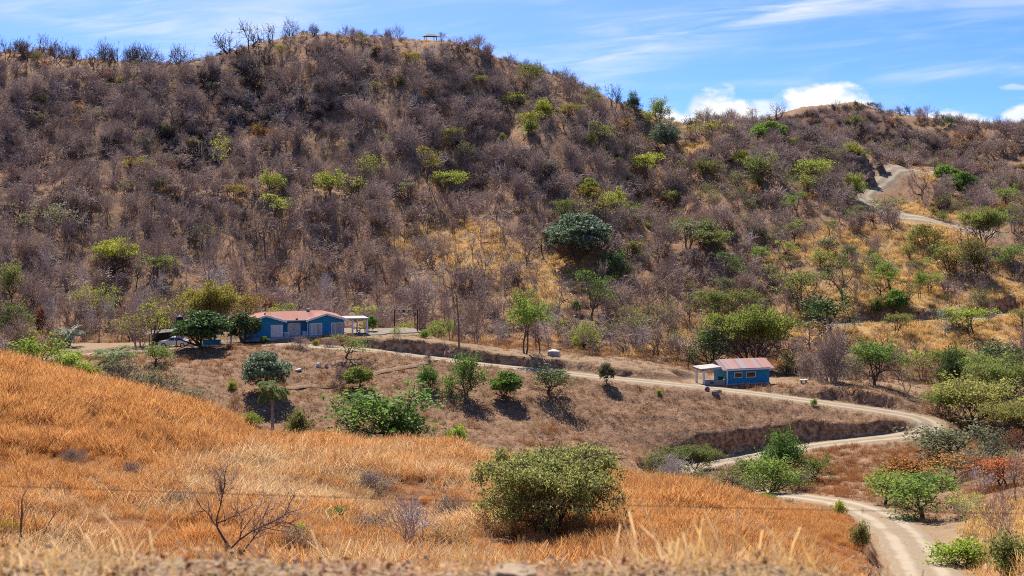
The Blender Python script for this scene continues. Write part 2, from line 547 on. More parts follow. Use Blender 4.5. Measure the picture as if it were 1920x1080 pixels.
_P = ROADS['valley'][0]
ROADS['valley'] = (_P, np.interp(_P[:, 1], [95, 125, 150, 176], [2.6, 2.5, 2.4, 2.35]))


def near_road(x, y, P, hw):
    hw = np.broadcast_to(hw, (len(P),))
    d = np.full(x.shape, 1e9)
    zr = np.zeros(x.shape)
    wr = np.full(x.shape, 2.3)
    lo, hi = P.min(0) - 9, P.max(0) + 9
    q = np.where((x > lo[0]) & (x < hi[0]) & (y > lo[1]) & (y < hi[1]))[0]
    A, B = P[:-1, :], P[1:, :]
    AB = B - A
    L2 = (AB[:, 0] ** 2 + AB[:, 1] ** 2) + 1e-9
    for s in range(0, len(q), 20000):
        i = q[s:s + 20000]
        px, py = x[i][:, None] - A[None, :, 0], y[i][:, None] - A[None, :, 1]
        t = np.clip((px * AB[:, 0] + py * AB[:, 1]) / L2, 0, 1)
        dd = np.hypot(px - t * AB[:, 0], py - t * AB[:, 1])
        # blend heights of the closest pieces
        j = dd.argmin(1)
        r = np.arange(len(i))
        d[i] = dd[r, j]
        zr[i] = A[j, 2] + t[r, j] * AB[j, 2]
        wr[i] = hw[j]
    return d, zr, wr


def H(x, y, full=False):
    """final ground height, and how far each point is from a road edge / pad"""
    x, y = np.asarray(x, float), np.asarray(y, float)
    z = natural(x, y)
    bare = np.full(x.shape, 1e9)
    for (o, yaw, x0, x1, y0, y1, zp, wc, wf) in PADS:
        c, s = math.cos(yaw), math.sin(yaw)
        lx, ly = (x - o[0]) * c + (y - o[1]) * s, -(x - o[0]) * s + (y - o[1]) * c
        dx_ = np.maximum(np.maximum(x0 - lx, lx - x1), 0)
        dy_ = np.maximum(np.maximum(y0 - ly, ly - y1), 0)
        d = np.hypot(dx_, dy_)
        w = np.where(z > zp, wc, wf)
        t = 1 - sstep(d / w, 0, 1)
        z = z * (1 - t) + zp * t
        bare = np.minimum(bare, d)
    for rn, (P, hw) in ROADS.items():
        d, zr, hw = near_road(x, y, P, hw)
        wob = 0.5 * fbm(x * 0.5, y * 0.5, 61, 3) + 1.3 * np.clip(fbm(x * 0.13, y * 0.13, 63, 3) + .02, -.1, 1)
        up = z > zr
        wob = wob + 0.45 * np.abs(fbm(x * 1.1, y * 1.1, 65, 3))
        w = np.where(up, 1.1 + 1.6 * np.abs(wob) + wob, 3.6)
        t = 1 - sstep((d - hw - 0.25 - np.where(up, wob, 0)) / w, 0, 1)
        if rn != 'upper':                                  # the hill track lies on the slope as it is
            z = z * (1 - t) + (zr - 0.06) * t
        bare = np.minimum(bare, d - hw)
    return (z, bare) if full else z


def hit(uv):
    """where the view rays through picture points meet the ground"""
    uv = np.asarray(uv, float).reshape(-1, 2)
    ys = np.concatenate([np.arange(40, 130, 0.6), np.arange(130, 240, 0.45), np.arange(240, 520, 1.0)])
    U, Yg = np.meshgrid(uv[:, 0], ys, indexing='ij')
    V = np.repeat(uv[:, 1][:, None], len(ys), 1)
    Xg = (U - 960) / F * Yg
    Zg = H(Xg.ravel(), Yg.ravel()).reshape(Xg.shape)
    under = Zg >= -(V - VH) / F * Yg
    j = np.where(under.any(1), under.argmax(1), (Zg + (V - VH) / F * Yg).argmax(1))
    r = np.arange(len(uv))
    return np.stack([Xg[r, j], Yg[r, j], Zg[r, j]], 1)


# ------------------------------------------------------------------ terrain mesh
def seg(a, b, s):
    return np.arange(a, b, s)


ty = np.concatenate([seg(-60, -4, 4), seg(-4, 4, 0.5), seg(4, 14, 0.16), seg(14, 50, 1.2), seg(50, 125, 0.55), seg(125, 160, 0.6), seg(160, 232, 0.36), seg(232, 300, 0.8), seg(300, 420, 1.1), seg(420, 540, 2.2), seg(540, 900, 20), [950, 1100, 1400, 2000, 3000, 4500]])
p1 = np.linspace(0, 0.62, 330)
p2 = 0.62 + (np.linspace(0, 1, 60)[1:] ** 1.6) * 0.9
q = np.concatenate([p1, p2])
q = np.concatenate([-q[:0:-1], q])
Wd = 0.66 * (np.maximum(ty, 0) + 12.0) + np.where(ty < 0, -ty * 0.4, 0)
gx = q[None, :] * Wd[:, None]
gy = np.repeat(ty[:, None], len(q), 1)
gz = np.zeros_like(gx)
gb = np.zeros_like(gx)
for s in range(0, len(ty), 60):
    zz, bb = H(gx[s:s + 60].ravel(), gy[s:s + 60].ravel(), True)
    gz[s:s + 60] = zz.reshape(-1, len(q))
    gb[s:s + 60] = bb.reshape(-1, len(q))
# rough earth: small lumps everywhere except on levelled ground
rough = fbm(gx * 0.9, gy * 0.9, 71, 3) * 0.35 + fbm(gx * 2.3, gy * 2.3, 75, 2) * 0.12
gz += rough * sstep(gb, 0.2, 1.6) * sstep(gy, 40, 60) * np.where(gy > 240, 1.6, 0.8)
gz += (fbm(gx * 2.2, gy * 2.2, 77, 4) * 0.10) * (1 - sstep(gy, 14, 30)) * sstep(gy, 2, 4)

gu = 960 + F * gx / np.maximum(gy, 5)
gv = VH - F * gz / np.maximum(gy, 5)


def blob(u, v, lst):
    w = np.zeros_like(u)
    for (a, b, ra, rb, st) in lst:
        w = np.maximum(w, st * np.exp(-(((u - a) / ra) ** 2 + ((v - b) / rb) ** 2)))
    return w


GOLD = [(1620, 560, 330, 120, .85), (1000, 520, 170, 90, .75), (1280, 620, 150, 60, .7), (930, 490, 110, 45, .95), (1050, 545, 100, 45, 1), (860, 440, 120, 40, .7), (960, 590, 80, 30, .6), (1260, 640, 70, 40, .8), (1700, 500, 190, 70, 1), (1560, 470, 110, 50, .9), (1460, 500, 80, 45, .7),
        (1500, 600, 120, 50, .8), (1700, 640, 220, 40, 1), (1720, 390, 60, 35, 1), (1780, 460, 80, 40, .9), (1880, 560, 90, 60, 1), (1340, 520, 60, 40, .5), (1240, 560, 90, 50, .4), (1310, 275, 50, 12, .7), (720, 380, 90, 40, .35), (1800, 400, 80, 20, .8), (1740, 330, 30, 20, .8)]
BURN = [(1580, 215, 170, 28, 1.2), (1150, 340, 130, 90, 1.1), (1000, 300, 160, 60, .9), (560, 190, 180, 110, 1.0), (1330, 330, 160, 55, .9), (300, 260, 420, 170, .75), (760, 240, 330, 130, .6), (120, 300, 260, 170, .8), (480, 190, 260, 110, .85), (700, 300, 240, 120, .6), (950, 330, 230, 60, .9), (1230, 330, 190, 70, .8), (1600, 260, 330, 60, .9), (330, 400, 240, 90, .6), (1450, 330, 140, 50, .8), (560, 120, 150, 50, .5)]


def zones(x, y, u, v):
    n = fbm(x * 0.05, y * 0.05, 81, 4) * 1.6
    hillm = sstep(y, 224, 250)
    gold = sstep(blob(u, v, GOLD) + n * 0.7, 0.35, 0.7) * hillm
    rid = 1 - np.abs(2 * (vnoise(x * 0.026 + 0.008 * y, y * 0.009 + 3.7, 21)) - 1)
    rid2 = 1 - np.abs(2 * (vnoise(x * 0.07 + 0.012 * y, y * 0.022 + 1.7, 31)) - 1)
    ravine = (0.55 - rid) * 1.1 + (0.5 - rid2) * 0.5  # gullies painted darker, standing in for shade the sun barely casts there
    burn_shade = sstep(blob(u, v, BURN) * 0.8 + n * 0.7 + ravine, 0.42, 0.85) * hillm
    gold = gold * (1 - 0.6 * burn_shade)
    edge = 1650 + 0 * u
    field = sstep(y, 40, 55) * (1 - sstep(y, 112, 124)) * (1 - sstep(u, 1640, 1720))
    gold = np.maximum(gold, sstep(y, 60, 80) * (1 - sstep(y, 118, 128)) * sstep(u, 1790, 1840))
    return field, gold, burn_shade


zf, zg, zb = zones(gx, gy, gu, gv)
zd = 1 - sstep(gb + fbm(gx * 0.5, gy * 0.5, 85, 3) * 2.2, 0.0, 1.8)
shoulder = (1 - sstep(gy, 118, 126)) * sstep(gy, 60, 80) * (1 - sstep(gb + fbm(gx * 0.3, gy * 0.3, 86, 3) * 3, 2.5, 5.5)) * (gu > 1660)
shelf = sstep(gy, 199, 203) * (1 - sstep(gy, 222, 234)) * sstep(gu, 660, 720) * (1 - sstep(gu, 1700, 1760)) * 0.8
verge = 1 - sstep(gy, 9, 14)
zd = np.clip(np.maximum.reduce([zd, shoulder, shelf, verge]), 0, 1)
nv, nh = len(ty), len(q)
idx = np.arange(nv * nh).reshape(nv, nh)
quads = np.stack([idx[:-1, :-1], idx[:-1, 1:], idx[1:, 1:], idx[1:, :-1]], -1).reshape(-1, 4)

mt, b = principled("ground_earth", 0.95, 0.1)
co = world_co()
att = node('ShaderNodeAttribute')
att.attribute_name = 'zone'
sp = node('ShaderNodeSeparateColor')
X.nt.links.new(att.outputs['Color'], sp.inputs[0])
A_f, A_g, A_b = (X(o) for o in sp.outputs[:3])
A_d = X(att.outputs['Alpha'])
n1 = noise(co, 0.35, 6, 0.65)
n2 = noise(co, 3.1, 6, 0.7)
n3 = noise(co, 14.0, 3, 0.6)
nm = smooth(n1 * 0.5 + n2 * 0.5, 0.32, 0.68)
nf = smooth(n2 * 0.6 + n3 * 0.4, 0.32, 0.68)
base = mix(nf, mix(nm, (0.08, 0.040, 0.023), (0.19, 0.098, 0.052)), mix(nm, (0.235, 0.125, 0.066), (0.37, 0.228, 0.128)))
burnt = mix(nf, (0.042, 0.027, 0.026), mix(nm, (0.13, 0.065, 0.042), (0.21, 0.105, 0.06)))
gold = mix(nf, (0.30, 0.165, 0.06), (0.52, 0.33, 0.13))
orange = mix(nf, (0.11, 0.045, 0.02), (0.30, 0.13, 0.045))
dirt = mix(nf, mix(nm, (0.23, 0.15, 0.085), (0.19, 0.11, 0.058)), mix(nm, (0.34, 0.245, 0.15), (0.28, 0.185, 0.105)))
c = mix(A_g, base, gold)
c = mix(A_b, c, burnt)  # burnt ground, together with the shade painted into the gullies
c = mix(A_f, c, orange)
c = mix(A_d, c, dirt)
gnm = node('ShaderNodeNewGeometry')
sepn = node('ShaderNodeSeparateXYZ')
X.nt.links.new(gnm.outputs['True Normal'], sepn.inputs[0])
steep = 1.0 - smooth(X(sepn.outputs[2]) + (n2 - 0.5) * 0.22, 0.66, 0.82)
sepc = node('ShaderNodeSeparateXYZ')
X.nt.links.new(co, sepc.inputs[0])
vert = noise(comb(X(sepc.outputs[0]) * 1.6, X(sepc.outputs[1]) * 1.6, X(sepc.outputs[2]) * 1.3), 1.0, 6, 0.72)
bankc = mix(smooth(vert, 0.35, 0.65), (0.15, 0.065, 0.03), (0.58, 0.32, 0.155))
c = mix(steep, c, bankc)
X.nt.links.new(c, b.inputs['Base Color'])
bump(b, n2 * 0.7 + n3 * 0.3 + vert * 0.4, 0.9, 0.22)
ME_T = np_mesh("terrain", np.stack([gx, gy, gz], -1).reshape(-1, 3), quads, mats=[mt], smooth_shade=True)
ca_ = ME_T.color_attributes.new('zone', 'FLOAT_COLOR', 'POINT')
ca_.data.foreach_set('color', np.stack([zf, zg, zb, zd], -1).reshape(-1).astype(np.float32))
tag(link("terrain", ME_T), kind='structure')

# ------------------------------------------------------------------ dirt roads
mr, b = principled("road_dust", 0.95, 0.1)
co = world_co()
ra = node('ShaderNodeAttribute')
ra.attribute_name = 'across'
acr = X(ra.outputs['Fac'])
n1 = noise(co, 0.5, 5, 0.6)
n2 = noise(co, 5.0, 6, 0.7)
ruts = X.m('ABSOLUTE', X.m('ABSOLUTE', acr) - 0.42)
tr = 1.0 - smooth(ruts + (n1 - 0.5) * 0.28, 0.06, 0.26)
c = mix(smooth(n2, 0.3, 0.7), (0.195, 0.14, 0.088), (0.28, 0.215, 0.14))
c = mix(tr * 0.7, c, (0.37, 0.30, 0.215))
c = mix(smooth(n1, 0.52, 0.72) * 0.6, c, (0.22, 0.15, 0.09))
X.nt.links.new(c, b.inputs['Base Color'])
bump(b, n2 + tr * 0.3, 0.6, 0.06)


def road(name, P, hw, k=9, drape=False):
    T = np.gradient(P[:, :2], axis=0)
    T /= np.linalg.norm(T, axis=1)[:, None]
    N = np.stack([T[:, 1], -T[:, 0]], 1)
    s = np.linspace(-1, 1, k)
    hw = np.broadcast_to(hw, (len(P),))
    wl = hw * (1 + 0.35 * fbm(P[:, 0] * 0.45, P[:, 1] * 0.45, 91, 3))
    wr = hw * (1 + 0.35 * fbm(P[:, 0] * 0.45, P[:, 1] * 0.45, 95, 3))
    off = np.where(s[None] < 0, s[None] * wl[:, None], s[None] * wr[:, None])
    xy = P[:, None, :2] + N[:, None, :] * off[..., None]
    z = P[:, 2][:, None] + 0.0 + 0.05 * (1 - s[None] ** 2) - 0.05 * np.exp(-((np.abs(s[None]) - 0.42) / 0.15) ** 2) - 0.12 * (np.abs(s[None]) > 0.99) + 0.06 * fbm(xy[..., 0] * 0.8, xy[..., 1] * 0.8, 97, 3)
    if drape: z = H(xy[..., 0].ravel(), xy[..., 1].ravel()).reshape(z.shape) + .14 - .2 * (np.abs(s[None]) > .99)
    V = np.concatenate([xy, z[..., None]], -1).reshape(-1, 3)
    ix = np.arange(len(P) * k).reshape(len(P), k)
    Q = np.stack([ix[:-1, :-1], ix[1:, :-1], ix[1:, 1:], ix[:-1, 1:]], -1).reshape(-1, 4)
    me = np_mesh(name, V, Q[:, ::-1], mats=[mr], smooth_shade=True)
    a = me.attributes.new('across', 'FLOAT', 'POINT')
    a.data.foreach_set('value', np.tile(s, len(P)).astype(np.float32))
    return tag(link(name, me), kind='structure')


road("dirt_road", *ROADS['valley'])
road("dirt_track", *ROADS['upper'], drape=True)
road("dirt_terrace", *ROADS['bench'])
# ------------------------------------------------------------------ plant materials
M_BARK = bark_mat("grey_bark", (0.22, 0.16, 0.135), (0.44, 0.34, 0.30))
M_TWIG = bark_mat("mauve_twigs", (0.27, 0.185, 0.14), (0.54, 0.40, 0.31))
M_DARKBARK = bark_mat("brown_bark", (0.075, 0.05, 0.038), (0.17, 0.115, 0.085))
M_PALE = bark_mat("pale_bark", (0.38, 0.32, 0.29), (0.55, 0.48, 0.44))
M_CHAR = bark_mat("charred_bark", (0.022, 0.017, 0.018), (0.075, 0.055, 0.055))
LEAF = {
    'lime': leaf_mat("lime_leaves", (0.20, 0.26, 0.03), (0.42, 0.46, 0.065), 0.5),
    'green': leaf_mat("green_leaves", (0.07, 0.135, 0.024), (0.22, 0.31, 0.06), 0.45),
    'bright': leaf_mat("bright_green_leaves", (0.12, 0.19, 0.03), (0.29, 0.38, 0.06), 0.5),
    'olive': leaf_mat("olive_leaves", (0.115, 0.125, 0.034), (0.30, 0.30, 0.08), 0.45),
    'yellow': leaf_mat("yellowing_leaves", (0.17, 0.155, 0.03), (0.37, 0.32, 0.06), 0.5),
    'dark': leaf_mat("dark_glossy_leaves", (0.022, 0.06, 0.014), (0.09, 0.155, 0.034), 0.3, 0.4, (0.20, 0.27, 0.06)),
    'grey': leaf_mat("grey_green_leaves", (0.05, 0.09, 0.042), (0.18, 0.24, 0.125), 0.3, 0.4, (0.32, 0.37, 0.24)),
    'pale': leaf_mat("pale_grey_leaves", (0.12, 0.135, 0.06), (0.26, 0.26, 0.13), 0.45),
    'rust': leaf_mat("rust_brown_leaves", (0.20, 0.08, 0.02), (0.34, 0.17, 0.04), 0.45),
    'flame': leaf_mat("orange_blossom", (0.42, 0.12, 0.03), (0.56, 0.23, 0.07), 0.3, 0.6, (0.08, 0.11, 0.03)),
    'fresh': leaf_mat("fresh_green_leaves", (0.15, 0.20, 0.035), (0.32, 0.37, 0.07), 0.5),
    'sunny': leaf_mat("sunny_olive_leaves", (0.16, 0.18, 0.04), (0.36, 0.37, 0.09), 0.5),  # lighter, yellower tone of the olive leaves
    'field': leaf_mat("field_tree_leaves", (0.20, 0.20, 0.055), (0.45, 0.44, 0.13), 0.5, 0.6, (0.10, 0.11, 0.03)),
    'tan': leaf_mat("tan_dead_leaves", (0.34, 0.20, 0.10), (0.55, 0.38, 0.22), 0.4),
    'drygrey': leaf_mat("dry_grey_leaves", (0.15, 0.115, 0.095), (0.29, 0.23, 0.18), 0.35),
}
GRASS_NODES = {}


def grass_mat(name, lo, hi, tipc, scale=0.11, trans=0.5):
    """dry blades: tone drifts over the ground in patches, paler towards the tip"""
    m = bpy.data.materials.new(name)
    m.use_nodes = True
    X.nt = m.node_tree
    X.nt.nodes.clear()
    g = node('ShaderNodeNewGeometry')
    r = X(g.outputs['Random Per Island'])
    n = noise(g.outputs['Position'], scale, 4, 0.65)
    n2_ = noise(g.outputs['Position'], 0.9, 2, 0.6)
    col = mix(smooth(n * 0.55 + r * 0.3 + n2_ * 0.25, 0.32, 0.76), lo, hi)
    uvn = node('ShaderNodeAttribute')
    uvn.attribute_name = 'along'
    col = mix(smooth(X(uvn.outputs['Fac']), 0.45, 1.0) * 0.7, col, tipc)
    d = node('ShaderNodeBsdfDiffuse')
    t = node('ShaderNodeBsdfTranslucent')
    X.nt.links.new(col, d.inputs['Color'])
    X.nt.links.new(col, t.inputs['Color'])
    s1 = node('ShaderNodeMixShader')
    s1.inputs[0].default_value = trans
    X.nt.links.new(d.outputs[0], s1.inputs[1])
    X.nt.links.new(t.outputs[0], s1.inputs[2])
    o = node('ShaderNodeOutputMaterial')
    X.nt.links.new(s1.outputs[0], o.inputs[0])
    return m


M_ORANGE = grass_mat("orange_grass", (0.27, 0.078, 0.02), (0.60, 0.265, 0.08), (0.66, 0.36, 0.13))
M_BROWNG = grass_mat("brown_grass", (0.16, 0.065, 0.025), (0.40, 0.19, 0.075), (0.48, 0.27, 0.12))
M_STRAW = grass_mat("straw_grass", (0.44, 0.26, 0.115), (0.74, 0.54, 0.30), (0.74, 0.55, 0.31))
M_GOLD = grass_mat("golden_grass", (0.42, 0.25, 0.085), (0.66, 0.43, 0.17), (0.68, 0.45, 0.19))
M_LITTER = grass_mat("dead_stalks", (0.075, 0.038, 0.02), (0.41, 0.25, 0.13), (0.51, 0.34, 0.195), 0.25, 0.3)
M_RUSTG = grass_mat("rust_grass", (0.20, 0.08, 0.03), (0.42, 0.19, 0.07), (0.42, 0.2, 0.08), 0.3, 0.4)


# ------------------------------------------------------------------ plant shapes
class Wood:
    """many tapering stems as one quad mesh"""
    def __init__(s):
        s.P, s.Rr, s.n = [], [], []

    def add(s, pts, rad, n):
        s.P.append(np.asarray(pts, float)); s.Rr.append(np.asarray(rad, float)); s.n.append(n)

    def arrays(s, base=0):
        V, Q = [], []
        off = base
        for P, r, n in zip(s.P, s.Rr, s.n):
            k = len(P)
            D = np.gradient(P, axis=0)
            D /= np.linalg.norm(D, axis=1)[:, None] + 1e-9
            ref = np.array([0.31, 0.87, 0.38]) if abs(D[0][2]) > 0.8 else np.array([0.05, 0.02, 1.0])
            A = np.cross(D, ref)
            A /= np.linalg.norm(A, axis=1)[:, None] + 1e-9
            B = np.cross(D, A)
            a = np.arange(n) * 2 * math.pi / n
            ring = P[:, None] + (A[:, None] * np.cos(a)[None, :, None] + B[:, None] * np.sin(a)[None, :, None]) * r[:, None, None]
            V.append(ring.reshape(-1, 3))
            i = np.arange(k * n).reshape(k, n) + off
            Q.append(np.stack([i[:-1], np.roll(i[:-1], -1, 1), np.roll(i[1:], -1, 1), i[1:]], -1).reshape(-1, 4))
            off += k * n
        return np.concatenate(V), np.concatenate(Q)


def unit(v):
    return v / (np.linalg.norm(v) + 1e-9)


def grow(rng, counts, lens, trunk_r, lean=0.1, ang=(25, 55), up=(0.1, 0.1, 0.05, 0.0), wander=0.22, stems=1, stem_ang=20, sides=(7, 5, 4, 3, 3), taper=0.62, minr=0.012, flat=None):
    """returns wood, and the ends of the last twigs; counts[l] children for a branch of level l"""
    w = Wood()
    tips = []
    last = len(counts)

    def rec(p, d, L, r, lev):
        n = 5 if lev < 2 else 4
        pts, dirs = [p], [d]
        for i in range(n - 1):
            d = unit(d + rng.normal(0, wander, 3) * (0.7 if lev == 0 else 1) + np.array([0, 0, up[min(lev, len(up) - 1)]]))
            if flat is not None and lev >= 1 and pts[-1][2] > flat:
                d = unit(d * np.array([1, 1, 0.25]))
            pts.append(pts[-1] + d * L / (n - 1)); dirs.append(d)
        r1 = max(r * taper, minr)
        rad = np.linspace(r, r1, n)
        w.add(pts, rad, sides[min(lev, len(sides) - 1)])
        if lev == last:
            tips.append((pts[-1], pts[-2]))
            return
        nc = counts[lev]
        a0 = rng.rand() * 6.28
        for c in range(nc):
            t = 1.0 if c == 0 else rng.uniform(0.45 if lev == 0 else 0.3, 1.0)
            f = t * (n - 1)
            i = min(int(f), n - 2)
            q_ = pts[i] + (pts[i + 1] - pts[i]) * (f - i)
            dd = dirs[i + 1]
            an = R(rng.uniform(*ang)) * (0.55 if c == 0 else 1.0)
            o = np.cross(dd, [math.cos(a0 + c * 2.4), math.sin(a0 + c * 2.4), 0.3])
            o = unit(o)
            nd = unit(dd * math.cos(an) + o * math.sin(an))
            rec(q_, nd, lens[lev + 1] * rng.uniform(0.65, 1.2), max((r + (r1 - r) * t) * rng.uniform(0.5, 0.72), minr), lev + 1)

    for s in range(stems):
        a = rng.rand() * 6.28 if stems == 1 else (s + rng.rand() * 0.6) * 6.28 / stems
        sa = R(stem_ang * rng.uniform(0.5, 1.2)) if stems > 1 else lean * rng.rand()
        d = np.array([math.sin(sa) * math.cos(a), math.sin(sa) * math.sin(a), math.cos(sa)])
        rec(np.array([math.cos(a), math.sin(a), 0]) * (trunk_r * (0.8 if stems > 1 else 0)) + np.array([0, 0, -0.4]), d, lens[0], trunk_r * (1 if stems == 1 else rng.uniform(0.6, 0.9)), 0)
    return w, np.array([t[0] for t in tips])


def leaves(rng, C, n_per, spread, size, flatz=1.0, up=0.5, aspect=0.55):
    """diamond leaves scattered around cluster centres C"""
    m = len(C) * n_per
    c = np.repeat(C, n_per, 0) + rng.normal(0, 1, (m, 3)) * np.array([spread, spread, spread * flatz])
    N = rng.normal(0, 1, (m, 3)) + np.array([0, 0, up])
    N /= np.linalg.norm(N, axis=1)[:, None]
    T = np.cross(N, rng.normal(0, 1, (m, 3)))
    T /= np.linalg.norm(T, axis=1)[:, None] + 1e-9
    B = np.cross(N, T)
    s = size * rng.uniform(0.6, 1.35, (m, 1))
    V = np.stack([c - T * s, c - B * s * aspect, c + T * s, c + B * s * aspect], 1).reshape(-1, 3)
    Q = np.arange(m * 4).reshape(m, 4)
    return V, Q


def lumpy(rng, w, h, nl, rl, per, size, z0, fill=0.25, bottom=-0.55):
    """dense crown: leaf shells on many small lumps spread over an ellipsoid"""
    out = []
    for i in range(nl):
        while True:
            d = unit(rng.normal(0, 1, 3))
            if d[2] > bottom: break
        k = rng.uniform(0.72, 1.0) if rng.rand() > fill else rng.uniform(0.2, 0.7)
        c = np.array([d[0] * (w / 2 - rl * .8) * k, d[1] * (w / 2 - rl * .8) * k, z0 + h / 2 + d[2] * (h / 2 - rl * .7) * k])
        r = rl * rng.uniform(0.65, 1.25)
        e = rng.normal(0, 1, (per, 3))
        e /= np.linalg.norm(e, axis=1)[:, None]
        e[:, 2] = np.abs(e[:, 2]) * 1.0 - 0.25
        out.append(c + e * r * rng.uniform(0.75, 1.05, (per, 1)) * np.array([1.15, 1.15, 0.8]))
    return leaves(rng, np.concatenate(out), 1, size * 0.5, size, 1.0, 0.7)


VAR = {}
OCC = []          # where plants stand, so that scrub keeps clear of them


def register(kind, wood, leafVQ, bark, leafm, W_, H_):
    """W_, H_: natural crown width and overall height; meshes: trunk, crown and both in one"""
    i = len(VAR.setdefault(kind, []))
    Vw, Qw = wood.arrays()
    n = f"{kind}_shape"
    d = {'W': W_, 'H': H_, 'trunk': np_mesh(n + "_trunk", Vw, Qw, mats=[bark], smooth_shade=True)}
    if leafVQ is not None:
        Vl, Ql = leafVQ
        d['crown'] = np_mesh(n + "_crown", Vl, Ql, mats=[leafm])
        d['all'] = np_mesh(n, np.concatenate([Vw, Vl]), np.concatenate([Qw, Ql + len(Vw)]), mats=[bark, leafm], qmat=np.concatenate([np.zeros(len(Qw), np.int32), np.ones(len(Ql), np.int32)]))
    else:
        d['crown'] = None
        d['all'] = d['trunk']
    VAR[kind].append(d)


def extents(w, tips):
    V, _ = w.arrays()
    return max(np.ptp(V[:, 0]), np.ptp(V[:, 1])), V[:, 2].max()


def split_bare(kind, rng, bark, twigm, **kw):
    """a leafless tree: stout wood as trunk, the fine top as crown"""
    w, tips = grow(rng, **kw)
    W_, H_ = extents(w, tips)
    big, fine = Wood(), Wood()
    for P, r, n in zip(w.P, w.Rr, w.n):
        (big if n > 3 else fine).add(P, r, n)
    Vw, Qw = big.arrays()
    Vf, Qf = fine.arrays()
    n = f"{kind}_shape"
    VAR.setdefault(kind, []).append({'W': W_, 'H': H_, 'trunk': np_mesh(n + "_trunk", Vw, Qw, mats=[bark], smooth_shade=True), 'crown': np_mesh(n + "_crown", Vf, Qf, mats=[twigm]),
                                     'all': np_mesh(n, np.concatenate([Vw, Vf]), np.concatenate([Qw, Qf + len(Vw)]), mats=[bark, twigm], qmat=np.concatenate([np.zeros(len(Qw), np.int32), np.ones(len(Qf), np.int32)]))})


rs = np.random.RandomState
# leafless trees: vase-shaped, upright and low spreading
for k in range(4):
    split_bare('bare_vase', rs(100 + k), M_BARK, M_TWIG, counts=[4, 4, 3, 3], lens=[1.5, 2.4, 1.9, 1.3, 0.85], trunk_r=0.22, ang=(18, 42), up=(.05, .12, .10, .05), stems=2 + k % 3, stem_ang=24, sides=(6, 5, 4, 3, 3), minr=0.026)
for k in range(3):
    split_bare('bare_upright', rs(120 + k), M_BARK, M_TWIG, counts=[5, 4, 4, 3], lens=[3.4, 2.2, 1.6, 1.1, 0.8], trunk_r=0.17, ang=(25, 60), up=(.05, .10, .06, .03), sides=(6, 5, 4, 3, 3), minr=0.025)
for k in range(3):
    split_bare('bare_spread', rs(140 + k), M_DARKBARK, M_TWIG, counts=[5, 4, 3, 3], lens=[1.6, 2.4, 1.8, 1.2, 0.7], trunk_r=0.20, ang=(40, 72), up=(.05, -.01, .02, .04), flat=3.6, sides=(6, 5, 4, 3, 3), minr=0.026)
# the same habit in stouter wood, as seen against the sky
for k in range(4):
    split_bare('bare_sky', rs(150 + k), M_DARKBARK, M_DARKBARK, counts=[4, 4, 3], lens=[2.0, 2.6, 2.0, 1.4], trunk_r=0.26, ang=(26, 62), up=(.05, .07, .06, .05), stems=2 + k % 2, stem_ang=30, sides=(6, 5, 4, 3), minr=0.036)
# umbrella trees with a thin flat crown
for k in range(4):
    rng = rs(160 + k)
    w, tips = grow(rng, counts=[5, 4, 3], lens=[1.7, 2.3, 1.7, 1.0], trunk_r=0.2, ang=(35, 66), up=(.05, .06, .02, .0), flat=3.3, stems=1 + k % 2, stem_ang=18, sides=(6, 5, 4, 3), minr=0.02)
    W_, H_ = extents(w, tips)
    register('umbrella', w, leaves(rng, tips[tips[:, 2] > .45 * H_] + np.array([0, 0, 0.15]), 24, 0.42, 0.125, 0.38, 1.3), M_DARKBARK, LEAF['olive'], W_ + .6, H_ + .3)
# broad canopies of many flat leaf pads
for k in range(4):
    rng = rs(170 + k)
    w, tips = grow(rng, counts=[6, 5, 4, 3], lens=[1.2, 3.0, 2.2, 1.5, 0.9], trunk_r=0.26, ang=(35, 64), up=(.05, .07, .03, .0, .0), flat=3.6, stems=1 + k % 2, stem_ang=24, sides=(7, 6, 5, 4, 3), minr=0.022)
    W_, H_ = extents(w, tips)
    register('canopy', w, leaves(rng, tips[tips[:, 2] > .5 * H_] + np.array([0, 0, 0.12]), 30, 0.40, 0.115, 0.42, 1.2), M_DARKBARK, LEAF['olive'], W_ + .5, H_ + .3)
# tall stems with the crown held high
for k in range(2):
    rng = rs(176 + k)
    w, tips = grow(rng, counts=[4, 5, 4], lens=[4.2, 2.1, 1.5, 0.9], trunk_r=0.2, ang=(32, 64), up=(.06, .06, .03, .0), stems=2, stem_ang=14, sides=(7, 5, 4, 3), minr=0.022)
    W_, H_ = extents(w, tips)
    register('tall', w, leaves(rng, tips[tips[:, 2] > .5 * H_], 34, 0.36, 0.12, 0.7, 1.0), M_DARKBARK, LEAF['bright'], W_ + .5, H_ + .4)
# loose round trees
for k in range(4):
    rng = rs(180 + k)
    w, tips = grow(rng, counts=[5, 4, 4], lens=[1.6, 1.9, 1.3, 0.8], trunk_r=0.19, ang=(28, 62), up=(.05, .10, .06, .02), stems=1 + k % 3, stem_ang=22, sides=(6, 5, 4, 3), minr=0.02)
    W_, H_ = extents(w, tips)
    register('loose', w, leaves(rng, tips, 26, 0.36, 0.13, 0.75, 0.9), M_DARKBARK, LEAF['green'], W_ + .6, H_ + .4)
# thin see-through trees
for k in range(3):
    rng = rs(200 + k)
    w, tips = grow(rng, counts=[4, 4, 4], lens=[2.0, 2.1, 1.5, 1.0], trunk_r=0.15, ang=(25, 58), up=(.05, .10, .05, .0), stems=2, stem_ang=20, sides=(6, 5, 4, 3), minr=0.02)
    W_, H_ = extents(w, tips)
    keep = rng.rand(len(tips)) < 0.55
    register('thin', w, leaves(rng, tips[keep], 16, 0.34, 0.12, 0.5, 1.0), M_BARK, LEAF['lime'], W_ + .4, H_ + .2)
